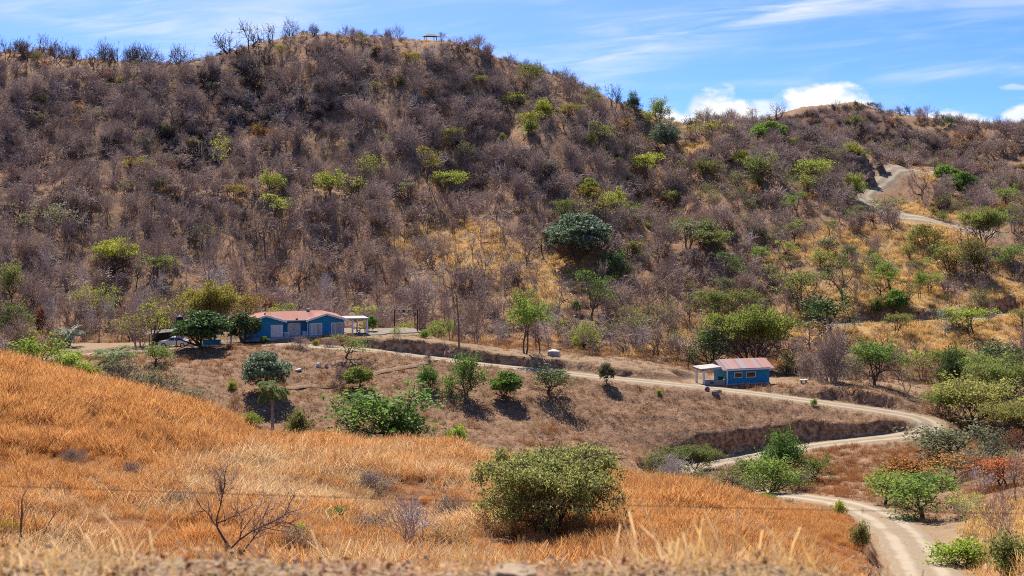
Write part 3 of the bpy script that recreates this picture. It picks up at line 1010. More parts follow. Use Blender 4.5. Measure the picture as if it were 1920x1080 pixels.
# dense round trees (mango): trunk hidden under lumps of leaves
for k in range(3):
    rng = rs(220 + k)
    w, tips = grow(rng, counts=[5, 3], lens=[1.3, 1.4, 1.0], trunk_r=0.22, ang=(30, 60), sides=(7, 5, 4), minr=0.03)
    register('dense', w, lumpy(rng, 5.6, 4.3, 74, 0.62, 95, 0.135, 0.3, .25, -.8), M_DARKBARK, LEAF['dark'], 5.6, 4.6)
# shrubs
for k in range(4):
    rng = rs(240 + k)
    w, tips = grow(rng, counts=[4, 4], lens=[0.7, 0.8, 0.55], trunk_r=0.06, ang=(20, 55), stems=6, stem_ang=34, sides=(4, 3, 3), minr=0.014)
    W_, H_ = extents(w, tips)
    register('shrub', w, leaves(rng, tips, 24, 0.2, 0.085, 0.8, 0.8), M_DARKBARK, LEAF['green'], W_ + .3, H_ + .2)
# grey tangle bushes: mostly twig, few leaves
for k in range(3):
    rng = rs(260 + k)
    w, tips = grow(rng, counts=[4, 4, 3], lens=[0.9, 1.1, 0.8, 0.6], trunk_r=0.07, ang=(25, 65), stems=6, stem_ang=42, sides=(4, 4, 3, 3), minr=0.013)
    W_, H_ = extents(w, tips)
    register('tangle', w, leaves(rng, tips, 5, 0.25, 0.085, 0.8, 0.8), M_BARK, LEAF['pale'], W_, H_)


def palm_arrays(rng, n_fr, L, trunk_h, trunk_r, droop, leaf_l, erect=(10, 75)):
    w = Wood()
    if trunk_h > 0:
        k = 9
        z = np.linspace(-0.4, trunk_h, k)
        w.add(np.stack([0.12 * np.sin(z * 0.4), 0.05 * z * 0.3, z], 1), np.linspace(trunk_r * 1.35, trunk_r * 0.85, k) * (1 + 0.08 * (np.arange(k) % 2)), 9)
    Vs, Qs = [], []
    o = 0
    dead = []
    for f in range(n_fr):
        az = f * 2.399 + rng.rand() * 0.4
        el = R(rng.uniform(*erect))
        m = 13
        t = np.linspace(0, 1, m)
        e = el - droop * t ** 1.4
        dr = np.array([math.cos(az), math.sin(az)])
        rr = np.concatenate([[0], np.cumsum(np.cos(e[1:]) * L / (m - 1))])
        zz = trunk_h + np.concatenate([[0], np.cumsum(np.sin(e[1:]) * L / (m - 1))])
        P = np.stack([dr[0] * rr, dr[1] * rr, zz], 1)
        w.add(P, np.linspace(0.035, 0.012, m), 3)
        side = np.array([-dr[1], dr[0], 0])
        for i in range(1, m):
            for sgn in (-1, 1):
                for sub in (0, 0.5):
                    pt = P[i] + (P[i - 1] - P[i]) * sub
                    tang = unit(P[i] - P[i - 1])
                    ll = leaf_l * (0.35 + 0.9 * math.sin(math.pi * min(1, 0.15 + 0.85 * (i - sub) / m)))
                    d = unit(side * sgn * 0.8 + tang * 0.75 + np.array([0, 0, -0.25 + rng.normal(0, .1)]))
                    wd = unit(np.cross(d, [0, 0, 1])) * 0.045
                    mid = pt + d * ll * 0.5
                    end = pt + d * ll + np.array([0, 0, -0.28 * ll])
                    Vs += [pt, mid - wd, end, mid + wd]
                    Qs.append((o, o + 1, o + 2, o + 3))
                    o += 4
    return w, (np.array(Vs), np.array(Qs))


w, lf = palm_arrays(rs(300), 24, 2.3, 4.6, 0.17, 1.7, 0.75)
register('palm', w, lf, M_BARK, LEAF['green'], 4.2, 6.2)
w, lf = palm_arrays(rs(301), 22, 2.6, 0.5, 0.2, 1.3, 0.6, (25, 80))
register('low_palm', w, lf, M_BARK, LEAF['grey'], 4.2, 2.6)


def set_leaf(o, color):
    if color is None: return
    i = len(o.material_slots) - 1
    o.material_slots[i].link = 'OBJECT'
    o.material_slots[i].material = LEAF[color] if isinstance(color, str) else color


def plant(kind, name, loc, wm, hm, label, cat, group=None, color=None, seed=0, parts=True, bark=None):
    """stand one plant on the ground at loc, crown wm wide, hm high"""
    rng = random.Random(seed * 7919 + 13)
    OCC.append((loc[0], loc[1], wm))
    vs = VAR[kind]
    v = vs[seed % len(vs)]
    sx, sz = wm / v['W'], hm / v['H']
    rz = rng.uniform(0, 6.28)
    if parts:
        r = empty(name, loc, rz, label, cat, group)
        r.scale = (sx * rng.uniform(.95, 1.05), sx * rng.uniform(.95, 1.05), sz)
        t = link("trunk", v['trunk'], r)
        if bark is not None:
            t.material_slots[0].link = 'OBJECT'
            t.material_slots[0].material = bark
        if v['crown'] is not None:
            c = link("crown", v['crown'], r)
            set_leaf(c, bark if bark is M_PALE and kind.startswith('bare') else color)
    else:
        r = link(name, v['all'])
        r.location, r.rotation_euler = loc, (0, 0, rz)
        r.scale = (sx, sx, sz)
        if color: set_leaf(r, color)
        if bark is not None:
            r.material_slots[0].link = 'OBJECT'
            r.material_slots[0].material = bark
        tag(r, label, cat, group)
    return r


# ------------------------------------------------------------------ stuff: many small plants as one object
def tuft(rng, nb, h, spread, lean, width, curl=0.35, wind=(0.0, 0.0), seedheads=0.0):
    """a clump of dry blades; returns V, Q, along"""
    V, Q, A = [], [], []
    o = 0
    for i in range(nb):
        a = rng.rand() * 6.28
        r = spread * math.sqrt(rng.rand())
        p = np.array([r * math.cos(a), r * math.sin(a), -0.05])
        L = h * rng.uniform(0.55, 1.15)
        a2 = rng.rand() * 6.28
        le = abs(rng.normal(0, lean))
        d = unit(np.array([math.cos(a2) * le + wind[0], math.sin(a2) * le + wind[1], 1.0]))
        a3 = rng.rand() * 3.14
        wv = np.array([math.cos(a3), math.sin(a3), 0]) * width
        pts = [p]
        for s in range(3):
            pts.append(pts[-1] + d * L / 3)
            d = unit(d + np.array([math.cos(a2) * curl * le + wind[0] * .6, math.sin(a2) * curl * le + wind[1] * .6, -curl * .35 * rng.rand()]))
        ws = [1, 0.9, 0.65, 0.25]
        if rng.rand() < seedheads: ws = [0.7, 0.6, 1.3, 1.0]
        for s in range(4):
            V += [pts[s] - wv * ws[s], pts[s] + wv * ws[s]]
            A += [s / 3, s / 3]
        Q += [(o + 2 * s, o + 2 * s + 1, o + 2 * s + 3, o + 2 * s + 2) for s in range(3)]
        o += 8
    return np.array(V), np.array(Q), np.array(A)


def blade_mesh(name, VQA, mat):
    me = np_mesh(name, VQA[0], VQA[1], mats=[mat])
    a = me.attributes.new('along', 'FLOAT', 'POINT')
    a.data.foreach_set('value', VQA[2].astype(np.float32))
    return me


def scatter(name, sources, P, scale, idx=None, tilt=None, seed=1, label=None):
    """one stuff object: source meshes instanced on points P"""
    coll = bpy.data.collections.new(name + "_kinds")
    for i, me in enumerate(sources):
        o = bpy.data.objects.new(f"{name}_{i:03d}", me)
        coll.objects.link(o)
    rng = np.random.RandomState(seed)
    n = len(P)
    pm = bpy.data.meshes.new(name)
    pm.vertices.add(n)
    pm.vertices.foreach_set('co', np.asarray(P, np.float32).ravel())
    rot = np.zeros((n, 3), np.float32)
    rot[:, 2] = rng.rand(n) * 6.283
    if tilt:
        rot[:, 0] = rng.normal(0, tilt, n); rot[:, 1] = rng.normal(0, tilt, n)
    sc = np.asarray(scale, np.float32)
    if sc.ndim == 1: sc = np.repeat(sc[:, None], 3, 1)
    ii = (rng.randint(0, len(sources), n) if idx is None else idx).astype(np.int32)
    pm.attributes.new('rot', 'FLOAT_VECTOR', 'POINT').data.foreach_set('vector', rot.ravel())
    pm.attributes.new('scl', 'FLOAT_VECTOR', 'POINT').data.foreach_set('vector', sc.ravel())
    pm.attributes.new('pick', 'INT', 'POINT').data.foreach_set('value', ii)
    pm.update()
    ob = link(name, pm)
    ng = bpy.data.node_groups.new(name, 'GeometryNodeTree')
    ng.interface.new_socket('Geometry', in_out='INPUT', socket_type='NodeSocketGeometry')
    ng.interface.new_socket('Geometry', in_out='OUTPUT', socket_type='NodeSocketGeometry')
    gi, go = ng.nodes.new('NodeGroupInput'), ng.nodes.new('NodeGroupOutput')
    ci = ng.nodes.new('GeometryNodeCollectionInfo')
    ci.inputs['Collection'].default_value = coll
    ci.inputs['Separate Children'].default_value = True
    ci.inputs['Reset Children'].default_value = True
    ip = ng.nodes.new('GeometryNodeInstanceOnPoints')
    ip.inputs['Pick Instance'].default_value = True

    def attr(nm, ty):
        a = ng.nodes.new('GeometryNodeInputNamedAttribute')
        a.data_type = ty
        a.inputs['Name'].default_value = nm
        return next(o for o in a.outputs if o.enabled and o.name == 'Attribute')
    L = ng.links.new
    L(gi.outputs[0], ip.inputs['Points'])
    L(ci.outputs[0], ip.inputs['Instance'])
    L(attr('pick', 'INT'), ip.inputs['Instance Index'])
    e = ng.nodes.new('FunctionNodeEulerToRotation')
    L(attr('rot', 'FLOAT_VECTOR'), e.inputs[0])
    L(e.outputs[0], ip.inputs['Rotation'])
    L(attr('scl', 'FLOAT_VECTOR'), ip.inputs['Scale'])
    L(ip.outputs[0], go.inputs[0])
    md = ob.modifiers.new('scatter', 'NODES')
    md.node_group = ng
    return tag(ob, label, kind='stuff')
# ------------------------------------------------------------------ ground cover
def wander_pts(seed, n, y0, y1, smax=0.43, extra=6):
    """even random points on the ground in the wedge the valley is seen through"""
    rng = np.random.RandomState(seed)
    y = np.sqrt(rng.rand(n) * (y1 ** 2 - y0 ** 2) + y0 ** 2)
    x = (rng.rand(n) * 2 - 1) * (smax * y + extra)
    z, bare = H(x, y, True)
    u, v = 960 + F * x / y, VH - F * z / y
    return x, y, z, bare, u, v, rng


# --- the orange field
rng = rs(400)
wind = (0.22, -0.08)
upright = [blade_mesh("orange_grass_clump", tuft(rng, 64, 1.08, 0.62, 0.24, 0.0085, 0.6, wind, 0.6), M_ORANGE) for _ in range(5)]
bent = [blade_mesh("straw_grass_clump", tuft(rng, 60, 1.15, 0.62, 0.62, 0.010, 1.2, (0.3, -0.1), 0.2), M_STRAW) for _ in range(3)]
bent += [blade_mesh("brown_grass_clump", tuft(rng, 60, 0.85, 0.6, 0.6, 0.010, 1.0, (0.2, -0.1), 0.3), M_BROWNG) for _ in range(3)]
x, y, z, bare, u, v, rng = wander_pts(401, 62000, 47, 120)
zf_, zg_, zb_ = zones(x, y, u, v)
vergeR = 960 + F * 0  # noqa
near_r = np.clip(bare, 0, 12)
keep = (zf_ > 0.4) & (bare > 1.6 + rng.rand(len(x)) * 1.2) & (u > -420) & (rng.rand(len(x)) < 0.86)
x, y, z, u, v, near_r = x[keep], y[keep], z[keep], u[keep], v[keep], near_r[keep]
sn = fbm(x * 0.075, y * 0.06, 402, 4) * 2.2 + fbm(x * 0.5, y * 0.5, 403, 2) * 0.9
low = sstep(v, 800, 960) * (1 - sstep(u, 900, 1150) * 0.4) * sstep(1.5 - np.abs(u - 330) / 700, 0.0, 1.0)
straw = rng.rand(len(x)) < np.clip(-0.13 + sn * 0.85 + low * 0.42, 0.04, 0.9)
brown = rng.rand(len(x)) < np.clip(0.08 + 2.0 * fbm(x * 0.10 + 9, y * 0.10, 407, 4) + 0.26 * low, 0.02, 0.8)
hole = fbm(x * 0.22, y * 0.22, 404, 3) > np.where(y > 92, .26, 0.07)
k2 = ~(hole & (rng.rand(len(x)) < 0.8))
x, y, z, straw, brown, u, v, near_r = x[k2], y[k2], z[k2], straw[k2], brown[k2], u[k2], v[k2], near_r[k2]
pick = np.where(straw, 5 + rng.randint(0, 3, len(x)), np.where(brown, 8 + rng.randint(0, 3, len(x)), rng.randint(0, 5, len(x))))
crest = sstep(y, 84, 100)
scl = rng.uniform(0.6, 1.25, len(x)) * np.clip(0.78 + 2.0 * fbm(x * 0.16, y * 0.16, 405, 4) + 0.2 * crest, .3, 1.5) * np.where(straw, 1.08, 1.0) * np.where(u > 1350, np.interp(near_r, [0, 3, 9], [.3, .45, 1]), 1.0)
ob = scatter("field_grass", upright + bent, np.stack([x, y, z], 1), scl, pick, 0.08, 406)
ob.modifiers[0].name = "grass"

# --- cut dead stalks on the cleared slope and in the hollow
rng = rs(410)
stalk = [blade_mesh("dead_stalk_clump", tuft(rng, 26, 0.42, 0.42, 1.3, 0.016, 0.8), M_LITTER) for _ in range(5)]
rusty = [blade_mesh("rust_grass_clump", tuft(rng, 40, 0.62, 0.42, 0.55, 0.014, 0.8), M_RUSTG) for _ in range(3)]
x, y, z, bare, u, v, rng = wander_pts(411, 62000, 120, 246)
zf_, zg_, zb_ = zones(x, y, u, v)
rust = ((blob(u, v, [(1590, 880, 160, 55, 1), (1850, 850, 90, 90, .9), (1700, 860, 90, 30, .9), (1400, 800, 250, 28, .35)]) + fbm(x * 0.2, y * 0.2, 412, 3) * 0.9) > 0.55)
shelf_ = (y > 199) & (y < 226) & (u > 660) & (u < 1740)
keep = (zf_ < 0.3) & (bare > 0.15) & ~(shelf_ & (rng.rand(len(x)) < 0.75))
keep &= rng.rand(len(x)) < 0.55 + 0.9 * (fbm(x * 0.3, y * 0.3, 413, 3) + 0.2)
rust |= rng.rand(len(x)) < np.clip(fbm(x * .11, y * .11, 415, 4) * 1.6, 0, .5)
pick = np.where(rust, 5 + rng.randint(0, 3, len(x)), rng.randint(0, 5, len(x)))
scl = rng.uniform(0.45, 1.25, len(x)) * (.8 + .9 * (fbm(x * .4, y * .4, 416, 3) + .2))
scatter("slope_litter", stalk + rusty, np.stack([x, y, z], 1)[keep], scl[keep], pick[keep], 0.15, 414)

# --- golden grass on the right-hand slopes
rng = rs(420)
goldc = [blade_mesh("golden_grass_clump", tuft(rng, 60, 1.0, 0.85, 0.5, 0.024, 0.9, (0.1, -0.1)), M_GOLD) for _ in range(5)]
x, y, z, bare, u, v, rng = wander_pts(421, 60000, 60, 400)
zf_, zg_, zb_ = zones(x, y, u, v)
keep = (bare > 0.3) & (zf_ < .3) & ((zg_ > 0.25 + rng.rand(len(x)) * 0.5) | ((y > 228) & (rng.rand(len(x)) < np.where(y < 290, 0.34, 0.16))))
scl = rng.uniform(0.5, 1.2, len(x)) * (0.75 + 0.8 * (fbm(x * 0.2, y * 0.2, 422, 3) + 0.2))
drab = [blade_mesh("drab_grass_clump", tuft(rs(425 + k), 44, 0.8, 0.7, 0.7, 0.024, 0.9), M_LITTER if k % 2 else M_RUSTG) for k in range(4)]
P_, hw_ = ROADS['upper']
for k in (2.0, 5.0): keep &= near_road(x, y + k, P_, hw_)[0] > 2.6
scatter("golden_grass", goldc + drab, np.stack([x, y, z], 1)[keep], np.clip(scl[keep], .35, 1.6), np.where(rng.rand(len(x)) < 0.12 + 0.95 * zg_, rng.randint(0, 5, len(x)), 5 + rng.randint(0, 4, len(x)))[keep], 0.1, 423)

# --- dry scrub on the hills
def scrub_mesh(name, seed, mat, leafc=None, nleaf=0, **kw):
    rng = rs(seed)
    w, tips = grow(rng, **kw)
    V, Q = w.arrays()
    if not nleaf: return np_mesh(name, V, Q, mats=[mat])
    Vl, Ql = leaves(rng, tips, nleaf, 0.28, 0.12, 0.7, 0.8)
    return np_mesh(name, np.concatenate([V, Vl]), np.concatenate([Q, Ql + len(V)]), mats=[mat, LEAF[leafc]], qmat=np.concatenate([np.zeros(len(Q), np.int32), np.ones(len(Ql), np.int32)]))


SK = dict(counts=[4, 4, 3], lens=[0.9, 0.9, 0.65, 0.5], trunk_r=0.045, ang=(22, 60), stems=4, stem_ang=32, sides=(3, 3, 3, 3), minr=0.026)
scrubs = [scrub_mesh("twig_scrub", 430 + k, M_TWIG, **SK) for k in range(4)]                                   # 0-3 grey twigs
scrubs += [scrub_mesh("charred_scrub", 440 + k, M_CHAR, **dict(SK, counts=[4, 3, 2], minr=0.024)) for k in range(3)]   # 4-6 dark
scrubs += [scrub_mesh("dry_leaf_scrub", 450 + k, M_BARK, 'drygrey', 7, **dict(SK, counts=[4, 3])) for k in range(3)]  # 7-9
scrubs += [scrub_mesh("rust_scrub", 460 + k, M_DARKBARK, 'rust', 7, **dict(SK, counts=[4, 3])) for k in range(2)]     # 10-11
scrubs += [scrub_mesh("olive_scrub", 470 + k, M_DARKBARK, 'olive', 12, **dict(SK, counts=[4, 3])) for k in range(2)]  # 12-13
scrubs += [scrub_mesh("pale_scrub", 480 + k, M_PALE, **dict(SK, counts=[3, 3, 2], minr=0.02)) for k in range(2)]       # 14-15
# --- dead leaves, pebbles and dry grass on the verge in front of the camera
rng = rs(490)
leafl = []
for k in range(4):
    n = 14
    c = np.stack([rng.uniform(-.14, .14, n), rng.uniform(-.14, .14, n), rng.uniform(0.0, .015, n)], 1)
    V, Q = leaves(rng, c, 1, 0.008, 0.02, 0.3, 2.6, 0.5)
    leafl.append(np_mesh("dead_leaf_patch", V, Q, mats=[LEAF['tan'] if k % 4 else LEAF['rust']]))
dryt = [blade_mesh("verge_grass_tuft", tuft(rng, 16, 0.26, 0.07, 0.5, 0.003, 0.8, (0.1, 0), .3), M_GOLD if k % 2 else M_STRAW) for k in range(4)]
n = 5200
y = rng.uniform(4.6, 9.5, n)
x = rng.uniform(-1, 1, n) * (0.45 * y + 1.5)
z = H(x, y) + (fbm(x * 2.2, y * 2.2, 77, 4) * 0.10)
u = 960 + F * x / y
grassy = np.exp(-((u - 1420) / 260.0) ** 2) * 0.5 + (1 - sstep(u, 60, 420)) * 0.7 + 0.07 + 0.1 * sstep(u, 1500, 1800)
g = rng.rand(n) < grassy * 0.55
pick = np.where(g, 4 + rng.randint(0, 4, n), rng.randint(0, 4, n))
scatter("verge_litter", leafl + dryt, np.stack([x, y, z + 0.004], 1), np.where(g, np.clip(rng.lognormal(-.65, .4, n), .25, 1.25), rng.uniform(.6, 1.2, n)), pick, 0.1, 491)
# ------------------------------------------------------------------ building materials
M_BLUE = plain("blue_wall_paint", (0.012, 0.20, 0.36), (0.022, 0.235, 0.41), 1.3, 0.7)
X.nt = M_BLUE.node_tree
_b = X.nt.nodes['Principled BSDF']
_w = node('ShaderNodeTexWave')
_w.bands_direction = 'Z'
_w.inputs['Scale'].default_value = 1.6
X.nt.links.new(obj_co(), _w.inputs['Vector'])
bump(_b, X(_w.outputs[1]), 0.25, 0.03)
M_WHITE = plain("white_paint", (0.66, 0.64, 0.61), (0.80, 0.785, 0.75), 3.0, 0.6)
M_GREYC = plain("grey_concrete", (0.26, 0.25, 0.235), (0.40, 0.385, 0.36), 1.5, 0.9, 0.2, 0, 0.2)
M_PALEC = plain("pale_concrete", (0.30, 0.275, 0.24), (0.40, 0.37, 0.33), 1.2, 0.9, 0.2, 0, 0.2)
M_PATIO = plain("worn_concrete", (0.16, 0.135, 0.105), (0.23, 0.195, 0.15), .8, 0.95, 0.1, 0, 0.2)
M_TANR = plain("tan_rock", (0.26, 0.175, 0.105), (0.42, 0.31, 0.205), 9, 0.95, 0.1, 0, 0.5)
M_BLACKM = plain("black_steel", (0.012, 0.012, 0.013), (0.025, 0.024, 0.024), 6, 0.5)
M_BLACKP = plain("black_plastic", (0.012, 0.013, 0.016), (0.022, 0.023, 0.028), 4, 0.45)
M_RUST = plain("rusty_steel", (0.10, 0.042, 0.022), (0.20, 0.085, 0.04), 5, 0.85)
M_WOOD = plain("weathered_wood", (0.10, 0.065, 0.042), (0.20, 0.145, 0.10), 4, 0.9)
M_DARKROOF = plain("dark_sheet", (0.03, 0.026, 0.024), (0.075, 0.06, 0.05), 2, 0.8)
M_CLAY = plain("clay", (0.20, 0.075, 0.045), (0.27, 0.11, 0.065), 5, 0.85)
M_ROCK = plain("grey_rock", (0.09, 0.08, 0.07), (0.27, 0.235, 0.20), 1.4, 0.95, 0.2, 0, 0.6)
M_PALER = plain("pale_stone", (0.42, 0.39, 0.35), (0.62, 0.58, 0.52), 3, 0.95, 0.2, 0, 0.4)
M_CAR = plain("silver_car_paint", (0.50, 0.51, 0.52), (0.56, 0.57, 0.58), 2, 0.25, 0.5, 0.35)
M_TYRE = plain("tyre_rubber", (0.012, 0.012, 0.012), (0.03, 0.03, 0.03), 8, 0.9)
M_CHROME = plain("rim_metal", (0.35, 0.35, 0.36), (0.45, 0.45, 0.46), 8, 0.3, 0.5, 0.9)


def glass_dark(name, c):
    m, b = principled(name, 0.08, 0.6)
    n = noise(obj_co(), 2.5, 3)
    X.nt.links.new(mix(smooth(n, .35, .65), tuple(k * .5 for k in c), c), b.inputs['Base Color'])
    return m


M_GLASS = glass_dark("window_glass", (0.05, 0.035, 0.025))
M_CGLASS = glass_dark("car_glass", (0.02, 0.025, 0.03))


def stripes(name, period, cols, axis=0, rough=0.7, soft=0.12):
    """strips of slightly different tone along one object axis (drapes, sheets of roofing)"""
    m, b = principled(name, rough, 0.08)
    s = node('ShaderNodeSeparateXYZ')
    X.nt.links.new(obj_co(), s.inputs[0])
    t = X(s.outputs[axis]) / period
    wn = node('ShaderNodeTexWhiteNoise')
    wn.noise_dimensions = '1D'
    X.nt.links.new(X.m('FLOOR', t).s, wn.inputs['W'])
    r = X(wn.outputs['Value'])
    c = mix(smooth(r, 0.1, 0.9), cols[0], cols[1])
    if len(cols) > 2: c = mix(smooth(X.m('FRACT', r * 5.3), 0.7, 0.8), c, cols[2])
    n = noise(obj_co(), 1.1, 5, 0.65)
    if period > .35: c = mix(smooth(n, 0.45, 0.75) * 0.45, c, cols[-1])
    X.nt.links.new(c, b.inputs['Base Color'])
    if period > .35: bump(b, X.m('PINGPONG', t * 3.0, 0.5), 0.4, 0.04)
    return m


M_ROOF = stripes("faded_red_roof_sheet", 0.8, rough=.95, cols= [(0.28, 0.122, 0.092), (0.35, 0.162, 0.122), (0.31, 0.16, 0.128)])
M_ROOF2 = stripes("patchy_red_roof_sheet", 0.42, [(0.34, 0.18, 0.15), (0.44, 0.23, 0.175), (0.34, 0.28, 0.27)])
M_DRAPE = stripes("white_drape", 0.30, [(0.50, 0.48, 0.45), (0.66, 0.64, 0.60), (0.42, 0.36, 0.31)])
M_SHUT = stripes("white_slats", 0.26, [(0.58, 0.56, 0.52), (0.66, 0.64, 0.60), (0.62, 0.60, 0.56)])


def slab(mb, a, b_, c, d, th):
    """a sloping sheet: four corners of its top, thickness th downwards"""
    top = [Vector(p) for p in (a, b_, c, d)]
    return mb.hexa([p - Vector((0, 0, th)) for p in top], top)


def bars(mb, x0, x1, y0, y1, z0, z1, w, t=0.05):
    """a rectangular frame in the xz plane, butted corners"""
    mb.box(x0, x0 + w, y0, y1, z0, z1)
    mb.box(x1 - w, x1, y0, y1, z0, z1)
    mb.box(x0 + w, x1 - w, y0, y1, z0, z0 + w)
    mb.box(x0 + w, x1 - w, y0, y1, z1 - w, z1)
    return mb


# ------------------------------------------------------------------ the long blue house
HO = PX(465, 634, 205.0)
hs_ = empty("blue_house", tuple(HO), HYAW, "long blue bungalow with a faded red metal roof and white-framed windows", "house")
hs_.scale = (.962, 1, 1)
EV, AP, XR = 2.4, 3.22, 14.75
LW, RW = (0.0, 5.37), (9.15, 14.75)
mb = MB()
for x0, x1, yb in ((*LW, 8.6), (*RW, 8.6)):
    xm = (x0 + x1) / 2
    mb.prism([(x0, 0), (x1, 0), (x1, EV), (xm, AP - .02), (x0, EV)], 'y', 0.0, 3.4)
    mb.box(x0, x1, 3.4, 8.6, 0, EV)
mb.box(LW[1], RW[0], 1.4, 8.6, 0, EV - .02)
mb.build("wall", M_BLUE, hs_)
mb = MB()
mb.box(-.3, RW[0] - .01, -.95, 8.9, -.42, -.003)
mb.box(RW[0], XR + .25, -1.0, 8.9, -1.25, -.003)
mb.build("plinth", M_GREYC, hs_)
mb = MB()
SL = (3.30 - 2.38) / 4.25
rx0, rx1, rzt = 2.75, 11.9, 2.40 + 4.25 * SL
slab(mb, (-.4, .35, 2.40), (XR + .4, .35, 2.40), (rx1, 4.6, rzt), (rx0, 4.6, rzt), .09)
slab(mb, (rx0, 4.602, rzt), (rx1, 4.602, rzt), (XR + .4, 9.1, 2.36), (-.4, 9.1, 2.36), .09)
slab(mb, (-.402, 9.1, 2.36), (-.402, .35, 2.40), (rx0 - .002, 4.6, rzt), (rx0 - .002, 4.602, rzt), .09)
slab(mb, (XR + .402, .35, 2.40), (XR + .402, 9.1, 2.36), (rx1 + .002, 4.602, rzt), (rx1 + .002, 4.6, rzt), .09)
for x0, x1 in (LW, RW):
    xm = (x0 + x1) / 2
    k = (AP - EV) / (xm - x0)
    zl = EV + .10 - k * .42
    slab(mb, (x0 - .42, -.45, zl), (xm, -.45, AP + .10), (xm, 3.9, AP + .10), (x0 - .42, 3.9, zl), .09)
    slab(mb, (xm + .002, -.45, AP + .10), (x1 + .42, -.45, zl), (x1 + .42, 3.9, zl), (xm + .002, 3.9, AP + .10), .09)
roof = mb.build("roof", M_ROOF, hs_)
mb = MB()
for x0, x1 in (LW, RW):
    xm = (x0 + x1) / 2
    k = (AP - EV) / (xm - x0)
    zl = EV + .13 - k * .44
    for sx in (-1, 1):
        xe = xm + sx * (xm - x0 + .44)
        P0, P1 = (xm, AP + .13), (xe, zl)
        mb.hexa([(P0[0], -.50, P0[1] - .30), (P1[0], -.50, P1[1] - .30), (P1[0], -.455, P1[1] - .30), (P0[0], -.455, P0[1] - .30)], [(P0[0], -.50, P0[1]), (P1[0], -.50, P1[1]), (P1[0], -.455, P1[1]), (P0[0], -.455, P0[1])])
mb.box(LW[1] + .46, RW[0] - .46, .29, .345, 2.24, 2.43)
mb.build("fascia", M_WHITE, hs_)
MB().box(-.25, .25, -.2, .2, 0, .28).build("skylight", M_GREYC, roof, (9.9, 4.5, 3.34))
MB().box(-.12, .12, -.1, .1, 0, .22).build("vent_cap", M_RUST, roof, (2.65, .6, 3.30))
fl = MB().box(-.05, .05, -.3, .15, 0, .06).box(-.16, .16, -.42, -.3, -.02, .2).build("floodlight", M_BLACKM, hs_, (7.4, .3, 2.47))
for px in (9.05, 14.68): MB().tube([(px, -.05, 0.0), (px, -.05, 2.4)], .047).build("downpipe", M_WHITE, hs_)
d = bars(MB(), 3.42, 5.26, -.05, -.003, .02, 1.78, .07).build("sliding_door", M_WHITE, hs_)
MB().box(3.49, 5.19, -.03, -.004, .09, 1.71).build("pane", M_SHUT, d)
d = bars(MB(), 6.22, 8.2, 1.35, 1.397, .02, 1.85, .07).build("double_door", M_WHITE, hs_)
MB().box(6.29, 8.13, 1.37, 1.396, .09, 1.78).box(7.18, 7.24, 1.355, 1.37, .09, 1.78).build("door_leaf", M_SHUT, d)
MB().box(7.12, 7.17, 1.33, 1.37, .85, 1.0).build("handle", M_BLACKM, d)
for x0, x1 in ((9.36, 11.3), (12.72, 14.5)):
    d = bars(MB(), x0, x1, -.06, -.003, .06, 1.85, .09).build("window", M_WHITE, hs_)
    MB().box(x0 + .09, x1 - .09, -.03, -.004, .15, 1.76).build("pane", M_DRAPE, d)
for x0, x1 in ((5.42, 6.2), (8.25, 9.0)):
    mb = MB().box(x0, x1, .0, .05, .62, .68)
    for i in range(6):
        xx = x0 + (x1 - x0) * (i + .5) / 6
        mb.box(xx - .025, xx + .025, .005, .045, 0, .62)
    mb.build("railing", M_WHITE, hs_)
mb = MB()
slab(mb, (14.82, .2, 2.42), (18.7, .2, 2.36), (18.7, 3.9, 2.36), (14.82, 3.9, 2.42), .20)
pc = mb.build("patio_cover", M_PALEC, hs_)
for px, py in ((16.15, .4), (18.45, .4), (17.6, 3.7), (15.2, 3.7)):
    MB().box(px - .11, px + .11, py - .11, py + .11, -.2, 2.185).build("post", M_WHITE, pc)

# patio and what stands on it
pt = MB().box(14.98, 20.4, -1.1, 6.5, -.55, .0).box(20.4, 26.1, -.4, 5.2, -.75, .03).build("patio", M_PATIO, None, tuple(HO), HYAW)
tag(pt, kind='structure')
o = loc2w(HO, HYAW, 22.1, 1.0, .03)
fr = empty("steel_swing_frame", o, HYAW, "black steel frame with a double top beam standing on the patio", "frame")
for sx in (0, 3.55):
    MB().box(sx - .07, sx + .07, -.07, .07, 0, 3.25).build("post", M_BLACKM, fr)
mb = MB().box(-.07, 3.62, -.06, .06, 3.25, 3.33).box(.07, 3.48, -.05, .05, 2.9, 2.97)
for i in range(1, 5): mb.box(i * .71 - .05 - (.12 if i == 2 else 0), i * .71 + .05 + (.12 if i == 2 else 0), -.04, .04, 2.97, 3.25)
mb.build("beam", M_BLACKM, fr)
for xa, xb in ((.07, .45), (3.48, 3.1)): MB().tube([(xa, 0, 2.5), (xb, 0, 2.9)], .03, 6).build("brace", M_BLACKM, fr)


def chair(x, y, rz, lab):
    c = empty("patio_chair", loc2w(HO, HYAW, x, y, .0), HYAW + rz, lab, "chair", "dark chairs under the patio cover")
    MB().box(-.24, .24, -.24, .24, .40, .45).build("seat", M_BLACKP, c)
    MB().box(-.24, .24, .22, .26, .47, .92).build("backrest", M_BLACKP, c)
    for sx in (-1, 1):
        for sy in (-1, 1):
            MB().box(sx * .21 - .02, sx * .21 + .02, sy * .21 - .02, sy * .21 + .02, 0, .40).build("leg", M_BLACKM, c)


